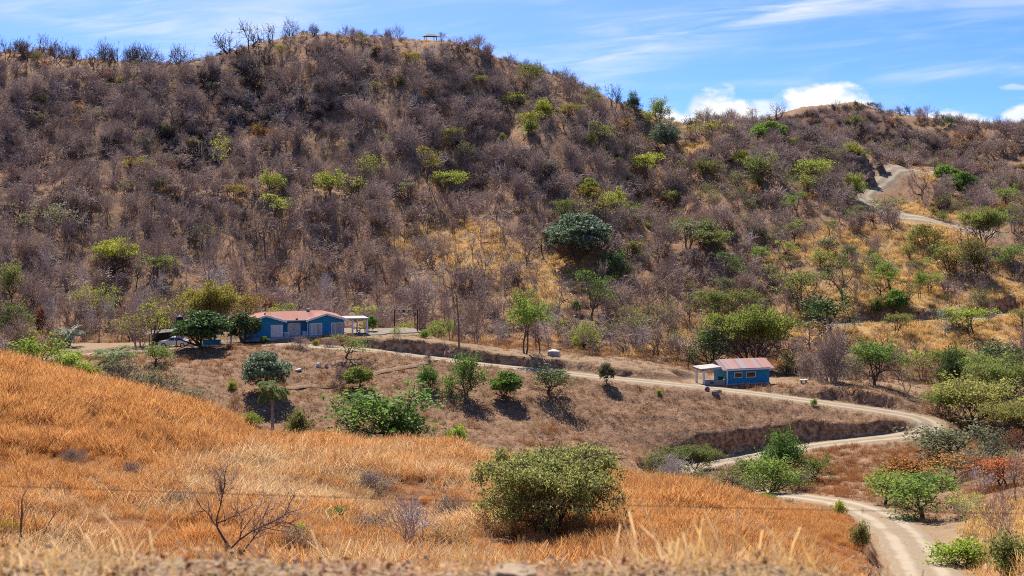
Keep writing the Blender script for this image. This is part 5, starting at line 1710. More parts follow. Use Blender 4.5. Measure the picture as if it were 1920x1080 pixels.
# ------------------------------------------------------------------ trees and shrubs, one by one
# (bearing u, row v of the foot, crown width px, height px, shape, leaf, seed, name, label, category)
T = [
    # around the long house and on the cleared slope
    (378, 653, 108, 66, 'dense', 'dark', 0, 'mango_tree', "large dark mango tree shading the slope beside the silver car", "tree"),
    (456, 646, 66, 56, 'dense', 'dark', 1, 'mango_tree', "smaller dark mango tree at the left corner of the blue house", "tree"),
    (498, 742, 90, 80, 'dense', 'grey', 2, 'mango_tree', "round silvery mango tree on the slope behind the palm", "tree"),
    (511, 815, 62, 108, 'palm', 'green', 0, 'palm_tree', "single tall palm with drooping fronds at the edge of the orange grass", "palm"),
    (648, 672, 84, 36, 'umbrella', 'bright', 0, 'young_tree', "flat bright green young tree just below the road near the house", "tree"),
    (672, 730, 50, 38, 'dense', 'bright', 1, 'round_shrub', "rounded bright green shrub on the slope below the flat young tree", "shrub"),
    (806, 730, 52, 40, 'loose', 'green', 2, 'young_tree', "low green young tree on the slope, left of the taller one", "tree"),
    (875, 738, 74, 66, 'loose', 'green', 1, 'young_tree', "tallest leafy young tree in the row below the road", "tree"),
    (949, 750, 58, 46, 'dense', 'green', 0, 'round_shrub', "compact globe-shaped green shrub in the row below the road", "shrub"),
    (1028, 740, 76, 50, 'loose', 'dark', 3, 'young_tree', "spreading dark green young tree at the right end of the row", "tree"),
    (1138, 722, 32, 40, 'dense', 'pale', 2, 'sapling', "small lollipop sapling on a thin stem by the road", "tree"),
    (728, 828, 176, 98, 'loose', 'green', 0, 'feathery_tree', "wide feathery green tree at the foot of the cleared slope", "tree"),
    (762, 834, 110, 66, 'loose', 'green', 2, 'feathery_tree', "darker green bushy tree at the right foot of the wide feathery one", "tree"),
    (660, 820, 90, 60, 'thin', 'bright', 0, 'feathery_tree', "thin green tree at the left foot of the wide feathery one", "tree"),
    (560, 818, 72, 50, 'shrub', 'olive', 0, 'shrub', "loose olive shrub right of the tall palm", "shrub"),
    (855, 836, 42, 40, 'shrub', 'lime', 1, 'shrub', "small pale green shrub behind the grass crest", "shrub"),
    (437, 800, 34, 64, 'thin', 'rust', 1, 'spindly_tree', "spindly dry brown sapling left of the palm", "tree"),
    (470, 798, 44, 26, 'shrub', 'lime', 2, 'shrub', "low yellow green weeds between the brown sapling and the palm", "shrub"),
    (436, 730, 26, 18, 'shrub', 'lime', 3, 'shrub', "tiny green bush on the slope left of the silvery mango", "shrub"),
    (796, 634, 32, 16, 'shrub', 'bright', 0, 'shrub', "low bright shrub at the end of the patio", "shrub"),
    (747, 640, 30, 24, 'thin', 'bright', 2, 'sapling', "thin sapling in front of the black swing frame", "tree"),
    (697, 622, 18, 26, 'dense', 'green', 1, 'round_shrub', "narrow green shrub between the patio cover and the swing frame", "shrub"),
    (1526, 762, 14, 14, 'shrub', 'bright', 1, 'shrub', "solitary green tuft on the lower edge of the road", "shrub"),
    (496, 646, 16, 14, 'dense', 'green', 2, 'round_shrub', "little clipped shrub in front of the blue house doors", "shrub"),
    (563, 652, 40, 22, 'tangle', 'drygrey', 0, 'dry_bush', "dry twiggy bush in front of the blue house's double door", "shrub"),
    (620, 652, 34, 18, 'tangle', 'drygrey', 1, 'dry_bush', "dry twiggy bush below the right wing of the blue house", "shrub"),
    (592, 648, 18, 12, 'shrub', 'yellow', 2, 'shrub', "small yellowish bush between the two dry bushes by the house", "shrub"),
    (803, 676, 16, 20, 'tangle', 'drygrey', 2, 'dry_bush', "small dark dry bush on the lower road edge", "shrub"),
    (1236, 742, 14, 10, 'shrub', 'lime', 3, 'shrub', "tiny weed on the stubble below the sapling", "shrub"),
    (640, 726, 40, 36, 'tangle', 'drygrey', 0, 'dry_bush', "leafless thicket under the flat young tree", "shrub"),
    # left edge below the parking ground
    (76, 704, 110, 84, 'loose', 'lime', 0, 'lime_shrub', "bright lime green bush at the left edge of the parking ground", "shrub"),
    (130, 710, 100, 56, 'loose', 'lime', 1, 'lime_shrub', "lower lime green bush spilling over the grass crest", "shrub"),
    (168, 712, 70, 30, 'shrub', 'lime', 3, 'lime_shrub', "yellow green weeds at the end of the lime bushes", "shrub"),
    (214, 690, 80, 48, 'low_palm', 'green', 0, 'low_palm', "blue green low palm beside the parking ground", "palm"),
    (292, 684, 72, 44, 'loose', 'green', 3, 'shrub', "green bushy shrub below the open shed", "shrub"),
    (230, 734, 120, 66, 'tangle', 'pale', 0, 'grey_thicket', "grey tangled thicket behind the grass crest, left one", "shrub"),
    (300, 744, 110, 58, 'tangle', 'olive', 1, 'grey_thicket', "olive tinged thicket behind the grass crest, nearest the mango shadow", "shrub"),
    (360, 776, 90, 50, 'tangle', 'pale', 2, 'grey_thicket', "low sparse thicket where the grass crest turns downhill", "shrub"),
    (25, 690, 60, 40, 'tangle', None, 2, 'grey_thicket', "grey brush at the left edge above the orange grass", "shrub"),
    # behind the house
    (210, 520, 108, 64, 'canopy', 'lime', 2, 'lime_tree', "domed lime green tree standing out of the grey woods at left", "tree"),
    (150, 606, 62, 66, 'thin', 'lime', 1, 'lime_tree', "lime green tree with gaps, left one of the pair behind the parking ground", "tree"),
    (200, 610, 72, 70, 'thin', 'lime', 0, 'lime_tree', "lime green tree with gaps, right one of the pair behind the parking ground", "tree"),
    (292, 526, 66, 42, 'umbrella', 'olive', 1, 'olive_tree', "olive umbrella tree just right of the domed lime tree", "tree"),
    (92, 460, 92, 66, 'umbrella', 'pale', 2, 'pale_tree', "pale grey green tree high in the woods at the left edge", "tree"),
    (385, 470, 74, 44, 'thin', 'pale', 2, 'pale_tree', "faint pale green tree above the water tank on the hillside", "tree"),
    (22, 560, 64, 60, 'loose', 'olive', 1, 'olive_tree', "olive tree at the left picture edge, upper of two", "tree"),
    (34, 640, 90, 70, 'loose', 'olive', 2, 'olive_tree', "olive tree at the left picture edge, lower of two", "tree"),
    (78, 620, 40, 46, 'shrub', 'rust', 0, 'rust_shrub', "rusty orange bush in the woods at the left edge", "shrub"),
    (130, 650, 54, 50, 'low_palm', 'grey', 0, 'low_palm', "dull blue green palm clump among grey brush behind the parking ground", "palm"),
    (260, 650, 100, 60, 'thin', 'yellow', 2, 'yellow_tree', "sparse yellowish tree left of the open shed", "tree"),
    (285, 646, 70, 70, 'umbrella', 'yellow', 0, 'yellow_tree', "yellow green tree right behind the open shed", "tree"),
    (400, 640, 130, 104, 'canopy', 'yellow', 1, 'yellow_tree', "broad yellow olive tree behind the large mango", "tree"),
    (462, 625, 72, 66, 'umbrella', 'yellow', 3, 'yellow_tree', "yellow green crown rising behind the left gable of the blue house", "tree"),
    (340, 640, 84, 92, 'thin', 'yellow', 1, 'yellow_tree', "thin yellowish tree beside the water tank", "tree"),
    (695, 612, 80, 34, 'umbrella', 'lime', 3, 'lime_tree', "low lime green crown above the patio cover", "tree"),
    # the middle
    (985, 664, 96, 112, 'tall', 'bright', 0, 'bright_tree', "vivid green tree with tall dark trunk above the road", "tree"),
    (1108, 600, 84, 82, 'umbrella', 'green', 0, 'leafy_tree', "green spreading tree on the golden slope in the middle", "tree"),
    (1081, 590, 20, 22, 'dense', 'dark', 2, 'round_shrub', "small dark egg-shaped shrub left of the spreading green tree", "shrub"),
    (1085, 490, 124, 82, 'dense', 'grey', 0, 'grey_green_tree', "big silvery green tree in the middle of the dark ravine", "tree"),
    (1055, 452, 40, 34, 'dense', 'grey', 1, 'grey_green_tree', "small silvery tree on the left flank of the big one", "tree"),
    (1150, 516, 66, 42, 'loose', 'dark', 1, 'leafy_tree', "deep green tree just below the big silvery tree", "tree"),
    (1172, 520, 34, 26, 'loose', 'bright', 3, 'leafy_tree', "small bright tree touching the deep green one", "tree"),
    (1135, 442, 86, 72, 'umbrella', 'olive', 2, 'olive_tree', "olive layered tree above the big silvery tree", "tree"),
    (1060, 424, 54, 46, 'umbrella', 'olive', 3, 'olive_tree', "olive tree up and left of the big silvery tree", "tree"),
    (1105, 372, 34, 34, 'dense', 'bright', 0, 'round_shrub', "bright green bush alone in the dark ravine", "shrub"),
    (1290, 466, 90, 46, 'umbrella', 'pale', 1, 'pale_tree', "pale grey green umbrella tree right of the silvery tree", "tree"),
    (1245, 640, 90, 76, 'thin', 'olive', 0, 'olive_tree', "thin olive tree above the road bank, right of the cistern", "tree"),
    (1190, 660, 88, 74, 'thin', 'olive', 1, 'olive_tree', "sparse olive tree on the shelf, second from the cistern", "tree"),
    (1110, 664, 70, 60, 'thin', 'olive', 2, 'olive_tree', "sparse leaning tree just right of the cistern", "tree"),
    (1128, 600, 0, 0, None, None, 0, '', '', ''),
    # upper hill
    (258, 338, 54, 38, 'umbrella', 'yellow', 2, 'umbrella_tree', "flat yellow green umbrella tree alone in the burnt slope at left", "tree"),
    (415, 320, 44, 60, 'thin', 'lime', 0, 'lime_tree', "slim lime tree in two tufts on the burnt slope", "tree"),
    (505, 362, 54, 40, 'loose', 'lime', 3, 'lime_tree', "lime tree above the wider one on the middle slope", "tree"),
    (512, 412, 66, 42, 'umbrella', 'lime', 0, 'lime_tree', "wide lime tree low on the slope above the blue house", "tree"),
    (620, 366, 50, 40, 'loose', 'lime', 0, 'lime_tree', "lime bush left of the tall lime tree in the hill's middle", "tree"),
    (698, 350, 54, 58, 'thin', 'lime', 2, 'lime_tree', "tall vivid lime tree in the middle of the big hill", "tree"),
    (800, 342, 50, 58, 'umbrella', 'yellow', 0, 'umbrella_tree', "ochre umbrella tree right of the vivid lime tree", "tree"),
    (838, 364, 62, 36, 'umbrella', 'lime', 1, 'umbrella_tree', "yellow green umbrella tree below the ochre one", "tree"),
    (845, 284, 50, 36, 'umbrella', 'olive', 3, 'umbrella_tree', "olive umbrella tree above the ochre one", "tree"),
    (875, 318, 40, 44, 'thin', 'olive', 2, 'olive_tree', "thin olive tree between two umbrella trees on the hill", "tree"),
    (990, 176, 44, 48, 'umbrella', 'olive', 1, 'skyline_tree', "dark olive tree breaking the skyline right of the shelter", "tree"),
    (965, 204, 38, 26, 'umbrella', 'lime', 2, 'lime_tree', "lime tree just below the dark skyline tree", "tree"),
    (1022, 220, 42, 32, 'loose', 'lime', 2, 'lime_tree', "vivid lime tree down and right of the dark skyline tree", "tree"),
    (995, 258, 48, 42, 'umbrella', 'yellow', 3, 'umbrella_tree', "ochre flat-topped tree below the lime pair", "tree"),
    (1122, 278, 54, 42, 'umbrella', 'olive', 0, 'umbrella_tree', "domed olive tree in the middle of the right shoulder", "tree"),
    (1070, 222, 44, 22, 'umbrella', 'yellow', 1, 'umbrella_tree', "low yellowish tree under the dip of the skyline", "tree"),
    (1115, 200, 40, 34, 'thin', 'olive', 0, 'olive_tree', "olive tree beside the bare skyline tree on the right shoulder", "tree"),
    (1190, 212, 34, 36, 'loose', 'dark', 2, 'skyline_tree', "small dark green tree on the skyline before the dip", "tree"),
    (1234, 232, 46, 42, 'loose', 'bright', 1, 'skyline_tree', "bright green tree on the skyline in front of the left cloud", "tree"),
    (1252, 280, 72, 48, 'loose', 'grey', 2, 'grey_green_tree', "blue green tree below the left cloud", "tree"),
    (1335, 274, 88, 42, 'umbrella', 'yellow', 2, 'olive_tree', "broad olive yellow tree on the spur left of the round tree", "tree"),
    (1443, 270, 60, 38, 'dense', 'bright', 1, 'round_tree', "vivid round green tree alone on the spur crest", "tree"),
    (1210, 336, 68, 42, 'umbrella', 'lime', 3, 'umbrella_tree', "lime umbrella tree below the blue green tree", "tree"),
    (1320, 336, 60, 36, 'loose', 'olive', 3, 'olive_tree', "olive tree in dark brush beneath the spur", "tree"),
    (1540, 310, 60, 32, 'umbrella', 'pale', 0, 'pale_tree', "pale tree left of the dark crags", "tree"),
    (1520, 346, 64, 40, 'umbrella', 'lime', 1, 'umbrella_tree', "lime green tree down and left of the dark crags", "tree"),
    (1600, 300, 64, 30, 'loose', 'lime', 2, 'lime_tree', "lime bush just above the dark crags", "tree"),
    (1430, 336, 62, 46, 'loose', 'olive', 0, 'olive_tree', "grey olive tree in the brush below the round tree", "tree"),
    (1640, 210, 20, 16, 'umbrella', 'dark', 0, 'skyline_tree', "tiny flat green tree on the far right skyline", "tree"),
    (1780, 236, 30, 14, 'loose', 'dark', 1, 'skyline_tree', "small dark tree where the far skyline drops", "tree"),
    (1608, 238, 36, 20, 'loose', 'olive', 2, 'olive_tree', "small olive tree high on the far right hill", "tree"),
    # the right-hand slopes
    (1668, 416, 66, 42, 'umbrella', 'olive', 3, 'umbrella_tree', "flat umbrella tree overlapping the hill track", "tree"),
    (1600, 372, 44, 40, 'loose', 'lime', 1, 'lime_tree', "lime bush at the left bend of the hill track", "tree"),
    (1742, 490, 66, 64, 'umbrella', 'yellow', 0, 'umbrella_tree', "yellow flat-topped tree below the hill track", "tree"),
    (1775, 346, 44, 34, 'dense', 'bright', 2, 'round_tree', "green tree right of the bare reddish tree", "tree"),
    (1805, 372, 54, 44, 'dense', 'green', 1, 'round_tree', "darker green tree below the right bend of the hill track", "tree"),
    (1846, 462, 100, 66, 'canopy', 'sunny', 1, 'umbrella_tree', "wide olive umbrella tree near the right edge, upper", "tree"),
    (1830, 520, 90, 70, 'loose', 'olive', 2, 'olive_tree', "dense olive tree below the wide umbrella tree", "tree"),
    (1900, 520, 70, 56, 'umbrella', 'green', 3, 'umbrella_tree', "green umbrella tree at the right edge of the golden slope", "tree"),
    (1900, 440, 50, 60, 'thin', 'olive', 1, 'olive_tree', "thin olive tree at the right edge above the golden slope", "tree"),
    (1672, 555, 56, 60, 'tall', 'bright', 1, 'bright_tree', "vivid green thin-stemmed tree on the golden slope, left of two", "tree"),
    (1724, 562, 34, 58, 'tall', 'bright', 0, 'bright_tree', "narrow green tree on the golden slope, right of two", "tree"),
    (1680, 590, 44, 40, 'dense', 'green', 0, 'round_shrub', "round green shrub just above the cut bank", "shrub"),
    (1642, 590, 30, 34, 'shrub', 'olive', 1, 'shrub', "olive shrub left of the round one above the cut bank", "shrub"),
    (1557, 626, 92, 74, 'loose', 'dark', 0, 'leafy_tree', "dark round-crowned tree at the left end of the cut bank", "tree"),
    (1580, 566, 84, 78, 'umbrella', 'olive', 2, 'olive_tree', "olive green tree behind the dark round-crowned one", "tree"),
    (1500, 586, 100, 72, 'umbrella', 'olive', 3, 'olive_tree', "spreading olive tree left of the dark round-crowned one", "tree"),
    (1470, 488, 48, 30, 'umbrella', 'lime', 0, 'lime_tree', "vivid lime tree on the upper golden slope", "tree"),
    (1425, 490, 40, 24, 'loose', 'bright', 1, 'bright_tree', "blue green tree just left of the vivid lime one", "tree"),
    (1365, 540, 62, 58, 'umbrella', 'green', 0, 'leafy_tree', "green tree on the golden slope left of the lime one", "tree"),
    (1330, 480, 70, 42, 'umbrella', 'olive', 1, 'olive_tree', "olive tree between the pale umbrella and the lime tree", "tree"),
    (1785, 612, 50, 44, 'low_palm', 'green', 0, 'palm_tree', "squat palm at the right end of the cut bank", "palm"),
    (1836, 585, 66, 48, 'tangle', 'olive', 2, 'grey_shrub', "grey olive bush above the squat palm", "shrub"),
    (1820, 632, 100, 48, 'umbrella', 'lime', 3, 'umbrella_tree', "low yellow green umbrella tree below the squat palm", "tree"),
    (1348, 620, 134, 72, 'canopy', 'olive', 0, 'umbrella_tree', "wide olive umbrella tree up behind the cabin", "tree"),
    (1412, 690, 200, 108, 'canopy', 'fresh', 1, 'umbrella_tree', "very wide fresh green umbrella tree right behind the cabin", "tree"),
    (1330, 684, 80, 66, 'loose', 'dark', 1, 'leafy_tree', "dark green tree behind the cabin porch", "tree"),
    (1640, 724, 124, 80, 'canopy', 'green', 2, 'leafy_tree', "dark spreading tree with stout trunk at the end of the terrace", "tree"),
    (1555, 716, 70, 76, 'tangle', 'drygrey', 0, 'grey_thicket', "brown grey thicket right of the cabin, nearer the cabin", "shrub"),
    (1520, 712, 60, 64, 'tangle', 'drygrey', 1, 'grey_thicket', "brown grey thicket close to the cabin's right wall", "shrub"),
    (1600, 716, 66, 60, 'tangle', 'pale', 2, 'grey_thicket', "olive grey thicket left of the dark spreading tree", "shrub"),
    (1730, 712, 74, 52, 'thin', 'lime', 2, 'lime_tree', "lime green tree behind the dark spreading tree", "tree"),
    (1700, 735, 70, 50, 'thin', 'yellow', 0, 'yellow_tree', "yellow bush at the right end of the terrace", "tree"),
    (1790, 740, 66, 84, 'loose', 'dark', 2, 'leafy_tree', "deep green tree right of the yellow bush", "tree"),
    (1870, 700, 110, 60, 'loose', 'dark', 3, 'leafy_tree', "deep green crowns at the right edge above the umbrella trees", "tree"),
    (1870, 772, 170, 96, 'canopy', 'sunny', 0, 'umbrella_tree', "olive umbrella tree at the right edge, uppermost of the big ones", "tree"),
    (1830, 812, 230, 108, 'canopy', 'sunny', 2, 'umbrella_tree', "biggest olive umbrella tree beside the hairpin bend", "tree"),
    (1905, 836, 150, 96, 'canopy', 'sunny', 3, 'umbrella_tree', "olive umbrella tree cut by the right edge below the biggest one", "tree"),
    (1790, 862, 170, 76, 'loose', 'pale', 0, 'pale_tree', "grey green feathery tree below the hairpin bend", "tree"),
    (1870, 866, 90, 66, 'tangle', None, 1, 'grey_thicket', "purplish leafless thicket right of the feathery tree", "shrub"),
    # round the lower road
    (1478, 892, 120, 92, 'loose', 'green', 2, 'leafy_tree', "full green tree in front of the road cut", "tree"),
    (1530, 902, 70, 56, 'loose', 'green', 0, 'leafy_tree', "smaller green tree on the right flank of the full one", "tree"),
    (1440, 926, 130, 76, 'loose', 'fresh', 1, 'bright_tree', "light green leafy tree in front of the full green one", "tree"),
    (1375, 934, 110, 56, 'tangle', 'olive', 0, 'grey_thicket', "olive grey thicket behind the orange grass, left of the light green tree", "shrub"),
    (1300, 890, 150, 58, 'canopy', 'olive', 1, 'umbrella_tree', "low wide olive tree against the lower road cut", "tree"),
    (1235, 898, 100, 58, 'loose', 'olive', 3, 'olive_tree', "olive bush at the lower end of the road cut", "tree"),
    (1660, 946, 120, 78, 'loose', 'fresh', 3, 'bright_tree', "fresh green roadside tree, farther of two", "tree"),
    (1730, 972, 160, 98, 'loose', 'fresh', 0, 'bright_tree', "fresh green roadside tree with forked trunk, nearer of two", "tree"),
    (1735, 922, 120, 40, 'loose', 'green', 1, 'leafy_tree', "green bush between the roadside trees and the orange blossoms", "tree"),
    (1790, 908, 160, 50, 'umbrella', 'flame', 2, 'flowering_tree', "orange flowering tree, left of two at the right edge", "tree"),
    (1880, 915, 140, 58, 'umbrella', 'flame', 3, 'flowering_tree', "orange flowering tree cut by the right edge", "tree"),
    (1700, 890, 110, 30, 'shrub', 'flame', 0, 'flowering_shrub', "low sprinkle of orange blossom above the roadside trees", "shrub"),
    (1818, 990, 110, 70, 'thin', 'lime', 0, 'lime_tree', "thin yellow green tree by the leafless shrub at lower right", "tree"),
    (1800, 1060, 120, 50, 'shrub', 'lime', 1, 'shrub', "green weeds in the lower right corner, left clump", "shrub"),
    (1890, 1072, 110, 70, 'shrub', 'olive', 2, 'shrub', "green weeds in the lower right corner, right clump", "shrub"),
    (1900, 900, 50, 60, 'thin', 'yellow', 1, 'yellow_tree', "yellow green tree at the right edge beside the blossoms", "tree"),
    # in the orange field
    (1035, 1000, 330, 190, 'field', 'field', 0, 'spreading_tree', "big spreading olive tree standing in the orange grass", "tree"),
    (630, 985, 42, 36, 'shrub', 'green', 1, 'shrub', "dark green bush in the orange grass left of the leafless shrub", "shrub"),
    (564, 1008, 34, 30, 'shrub', 'lime', 2, 'shrub', "small yellow green bush beside the leaning bare tree", "shrub"),
    (20, 1012, 60, 36, 'shrub', 'lime', 3, 'shrub', "lime weeds at the lower left edge", "shrub"),
    (70, 1012, 56, 28, 'shrub', 'lime', 0, 'shrub', "lime weeds between the two thin bare saplings", "shrub"),
    (1612, 1030, 40, 52, 'shrub', 'olive', 1, 'shrub', "olive bush on the grass edge by the lower road", "shrub"),
    (1575, 966, 30, 28, 'shrub', 'lime', 2, 'shrub', "pale green bush at the field corner nearest the road", "shrub"),
    (1440, 945, 34, 22, 'shrub', 'lime', 3, 'shrub', "lime weeds on the crest of the orange field", "shrub"),
    (1323, 1022, 18, 22, 'shrub', 'yellow', 0, 'shrub', "small yellow weed in the right part of the orange field", "shrub"),
]
T += [
    (1788, 716, 96, 62, 'canopy', 'sunny', 1, 'umbrella_tree', "olive crown above the terrace end, between yellow bush and deep green tree", "tree"),
    (1850, 742, 140, 74, 'canopy', 'sunny', 2, 'umbrella_tree', "broad olive crown high in the thicket at the right edge", "tree"),
    (1912, 745, 90, 72, 'loose', 'dark', 1, 'leafy_tree', "deep green tree cut by the right edge beside the broad olive crown", "tree"),
    (1772, 786, 100, 60, 'canopy', 'sunny', 3, 'umbrella_tree', "low olive crown nearest the hairpin bend", "tree"),
    (1752, 850, 84, 46, 'tangle', 'olive', 2, 'grey_thicket', "olive scrub at the outer edge of the hairpin bend", "shrub"),
    (1840, 888, 130, 52, 'tangle', 'pale', 1, 'grey_thicket', "pale scrub just behind the orange blossoms", "shrub"),
    (1915, 860, 70, 60, 'thin', 'rust', 2, 'rust_tree', "rusty leaved tree at the right edge above the blossoms", "tree"),
    (1320, 925, 90, 50, 'tangle', 'olive', 1, 'grey_thicket', "dark olive scrub behind the crest, right of the whitish bare tree", "shrub"),
    (1405, 905, 90, 46, 'loose', 'olive', 2, 'olive_tree', "low olive bush between the lower road and the light green tree", "tree"),
    (1490, 920, 100, 50, 'tangle', 'olive', 2, 'grey_thicket', "green grey scrub under the full green tree", "shrub"),
    (250, 905, 70, 34, 'tangle', 'drygrey', 0, 'dry_brush', "brown dry brush in the orange field, left of the leaning bare tree", "shrub"),
    (140, 870, 60, 28, 'tangle', 'drygrey', 1, 'dry_brush', "brown dry brush highest in the left half of the orange field", "shrub"),
    (330, 960, 80, 40, 'tangle', 'drygrey', 2, 'dry_brush', "brown dry brush just left of the leaning bare tree", "shrub"),
    (700, 925, 90, 40, 'tangle', 'drygrey', 0, 'dry_brush', "wide dry brush in the middle of the orange field", "shrub"),
    (850, 970, 80, 46, 'tangle', 'drygrey', 1, 'dry_brush', "dry brush at the left foot of the big spreading tree", "shrub"),
    (690, 1010, 110, 50, 'tangle', 'drygrey', 2, 'dry_brush', "dry brush beside the pale leafless shrub", "shrub"),
    (560, 1040, 120, 44, 'tangle', 'rust', 0, 'dry_brush', "rusty dry brush between the leaning bare tree and the pale leafless shrub", "shrub"),
    (840, 1040, 110, 50, 'tangle', 'rust', 1, 'dry_brush', "rusty dry brush right of the pale leafless shrub", "shrub"),
    (1215, 925, 80, 46, 'loose', 'olive', 0, 'olive_tree', "olive bush peeping over the crest beside the big spreading tree", "tree"),
]
T = [t for t in T if t[4]]

# the big tree in the field, with finer leaves
for k in range(1):
    rng = rs(604)
    w, tips = grow(rng, counts=[5, 5, 4, 3], lens=[1.7, 2.9, 2.0, 1.2, 0.6], trunk_r=0.2, ang=(34, 66), up=(.06, .05, .02, .0, 0), flat=2.9, stems=4, stem_ang=44, sides=(8, 6, 5, 4, 3), minr=0.012)
    W_, H_ = extents(w, tips)
    pad = fbm(tips[:, 0] * .55, tips[:, 1] * .55 + tips[:, 2], 605, 2)
    tips = tips[(tips[:, 2] > 1.0) & (pad > -.27) & (tips[:, 2] < np.percentile(tips[:, 2], 94))]
    register('field', w, leaves(rng, tips, 58, 0.26, 0.080, 0.55, 1.4), M_DARKBARK, LEAF['olive'], W_ + .2, H_ + .2)

pos = hit([(t[0], t[1]) for t in T])
for t, p in zip(T, pos):
    Y = p[1]
    g_ = 1.18 if t[1] < 400 else 1.2 if t[7] in ('young_tree', 'round_shrub', 'feathery_tree') else 1.12 if t[9] == 'tree' and t[4] != 'field' and t[1] < 760 else 1.0
    plant(t[4], t[7], tuple(p), g_ * t[2] / F * Y, g_ * t[3] / F * Y, t[8], t[9], None, t[5], t[6])

# ---- leafless trees that stand alone
B = [
    (445, 1066, 250, 205, 'lean', M_DARKBARK, 0, "leaning leafless tree with spreading limbs in the foreground grass"),
    (42, 1030, 66, 165, 'whip', M_DARKBARK, 0, "taller thin bare sapling at the left edge of the grass"),
    (70, 1025, 62, 110, 'whip', M_DARKBARK, 1, "shorter leaning bare sapling beside the taller one at left"),
    (762, 1035, 170, 125, 'bare_vase', M_PALE, 1, "pale leafless shrub in the grass left of the big spreading tree"),
    (1262, 918, 96, 76, 'bare_vase', M_PALE, 2, "whitish leafless tree on the crest right of the big spreading tree"),
    (1870, 1035, 130, 120, 'bare_vase', M_BARK, 3, "leafless grey shrub at the right edge beside the lower road"),
    (1905, 940, 60, 110, 'bare_upright', M_DARKBARK, 0, "tall dark leafless trunk in front of the orange blossoms"),
    (1840, 925, 60, 56, 'bare_vase', M_PALE, 0, "small white-limbed bare tree among the orange blossoms"),
    (788, 616, 130, 96, 'bare_vase', M_BARK, 1, "broad vase-shaped leafless tree behind the black swing frame"),
    (845, 640, 66, 112, 'bare_vase', M_BARK, 0, "leafless tree close to the utility pole, on its left"),
    (893, 645, 84, 110, 'bare_vase', M_BARK, 3, "leafless tree close to the utility pole, on its right"),
    (1012, 664, 60, 84, 'bare_upright', M_DARKBARK, 1, "leafless dark-stemmed tree touching the vivid green tree"),
    (1225, 668, 80, 60, 'bare_spread', M_DARKBARK, 0, "dark crooked leafless tree on the shelf left of the cabin"),
    (1290, 690, 60, 62, 'bare_spread', M_DARKBARK, 1, "dark crooked leafless tree just left of the cabin porch"),
    (1565, 716, 100, 130, 'bare_vase', M_BARK, 2, "tall leafless tree on the terrace right of the cabin"),
    (1520, 660, 90, 62, 'bare_spread', M_DARKBARK, 2, "leaning leafless tree above the cabin's right corner"),
    (1728, 376, 78, 66, 'bare_spread', M_DARKBARK, 0, "bare reddish tree beside the hill track"),
    (1840, 405, 70, 56, 'bare_vase', M_BARK, 2, "grey leafless tree right of the hill track"),
    (1610, 212, 38, 24, 'bare_sky', M_DARKBARK, 1, "bare umbrella-shaped tree on the far right skyline"),
    (1570, 210, 26, 26, 'bare_sky', M_DARKBARK, 2, "thin bare tree at the top of the far right hill"),
    (1460, 222, 44, 36, 'bare_sky', M_DARKBARK, 0, "dark bare trees at the left foot of the far right hill"),
    (545, 70, 36, 40, 'bare_sky', M_DARKBARK, 1, "bare tree highest on the hill's skyline"),
    (468, 88, 80, 52, 'bare_sky', M_DARKBARK, 2, "widest bare tree on the hill's skyline, left of the highest"),
    (428, 102, 62, 46, 'bare_sky', M_DARKBARK, 3, "bare skyline tree on the steep left shoulder of the hill"),
    (508, 78, 36, 36, 'bare_sky', M_DARKBARK, 0, "slim bare tree between the widest and the highest skyline trees"),
    (340, 132, 60, 52, 'bare_sky', M_DARKBARK, 1, "bare tree in the dip of the skyline, right of the low spreading ones"),
    (272, 134, 62, 48, 'bare_sky', M_DARKBARK, 0, "bare many-stemmed tree at the lowest point of the left skyline"),
    (240, 134, 26, 50, 'bare_sky', M_DARKBARK, 1, "thin upright bare tree at the lowest point of the left skyline"),
    (178, 128, 56, 34, 'bare_sky', M_DARKBARK, 1, "low spreading bare tree on the left skyline, second from the gap"),
    (212, 130, 50, 32, 'bare_sky', M_DARKBARK, 0, "low spreading bare tree on the left skyline, nearest the lowest point"),
    (145, 124, 30, 30, 'bare_sky', M_DARKBARK, 2, "slender bare tree on the left skyline beside the low spreading ones"),
    (108, 120, 36, 26, 'bare_sky', M_DARKBARK, 2, "small round bare tree on the left skyline"),
    (50, 114, 48, 46, 'bare_sky', M_DARKBARK, 3, "tall bare tree on the left skyline, second from the edge"),
    (12, 112, 44, 46, 'bare_sky', M_DARKBARK, 2, "tall bare tree on the skyline at the left edge"),
    (1076, 172, 18, 36, 'bare_sky', M_DARKBARK, 0, "thin dead tree on the skyline right of the dark olive tree"),
    (1152, 208, 46, 52, 'bare_sky', M_DARKBARK, 0, "bare tree standing highest on the right shoulder's skyline"),
    (924, 128, 18, 30, 'bare_sky', M_DARKBARK, 1, "small bare tree on the slope of the skyline right of the shelter"),
    (898, 112, 10, 18, 'bare_sky', M_DARKBARK, 2, "tiny bare sapling on the skyline nearest the shelter"),
]
# a tree blown to one side, and thin whips
rng = rs(611)
w = Wood()
tr = np.array([(0, 0, -.4), (-.05, 0, .3), (-.35, 0, .9), (-.75, .1, 1.5), (-1.0, .1, 1.95), (-1.05, .05, 2.35)]) * 1.0
w.add(tr, np.array([.10, .09, .075, .062, .05, .04]), 8)
tips_ = []


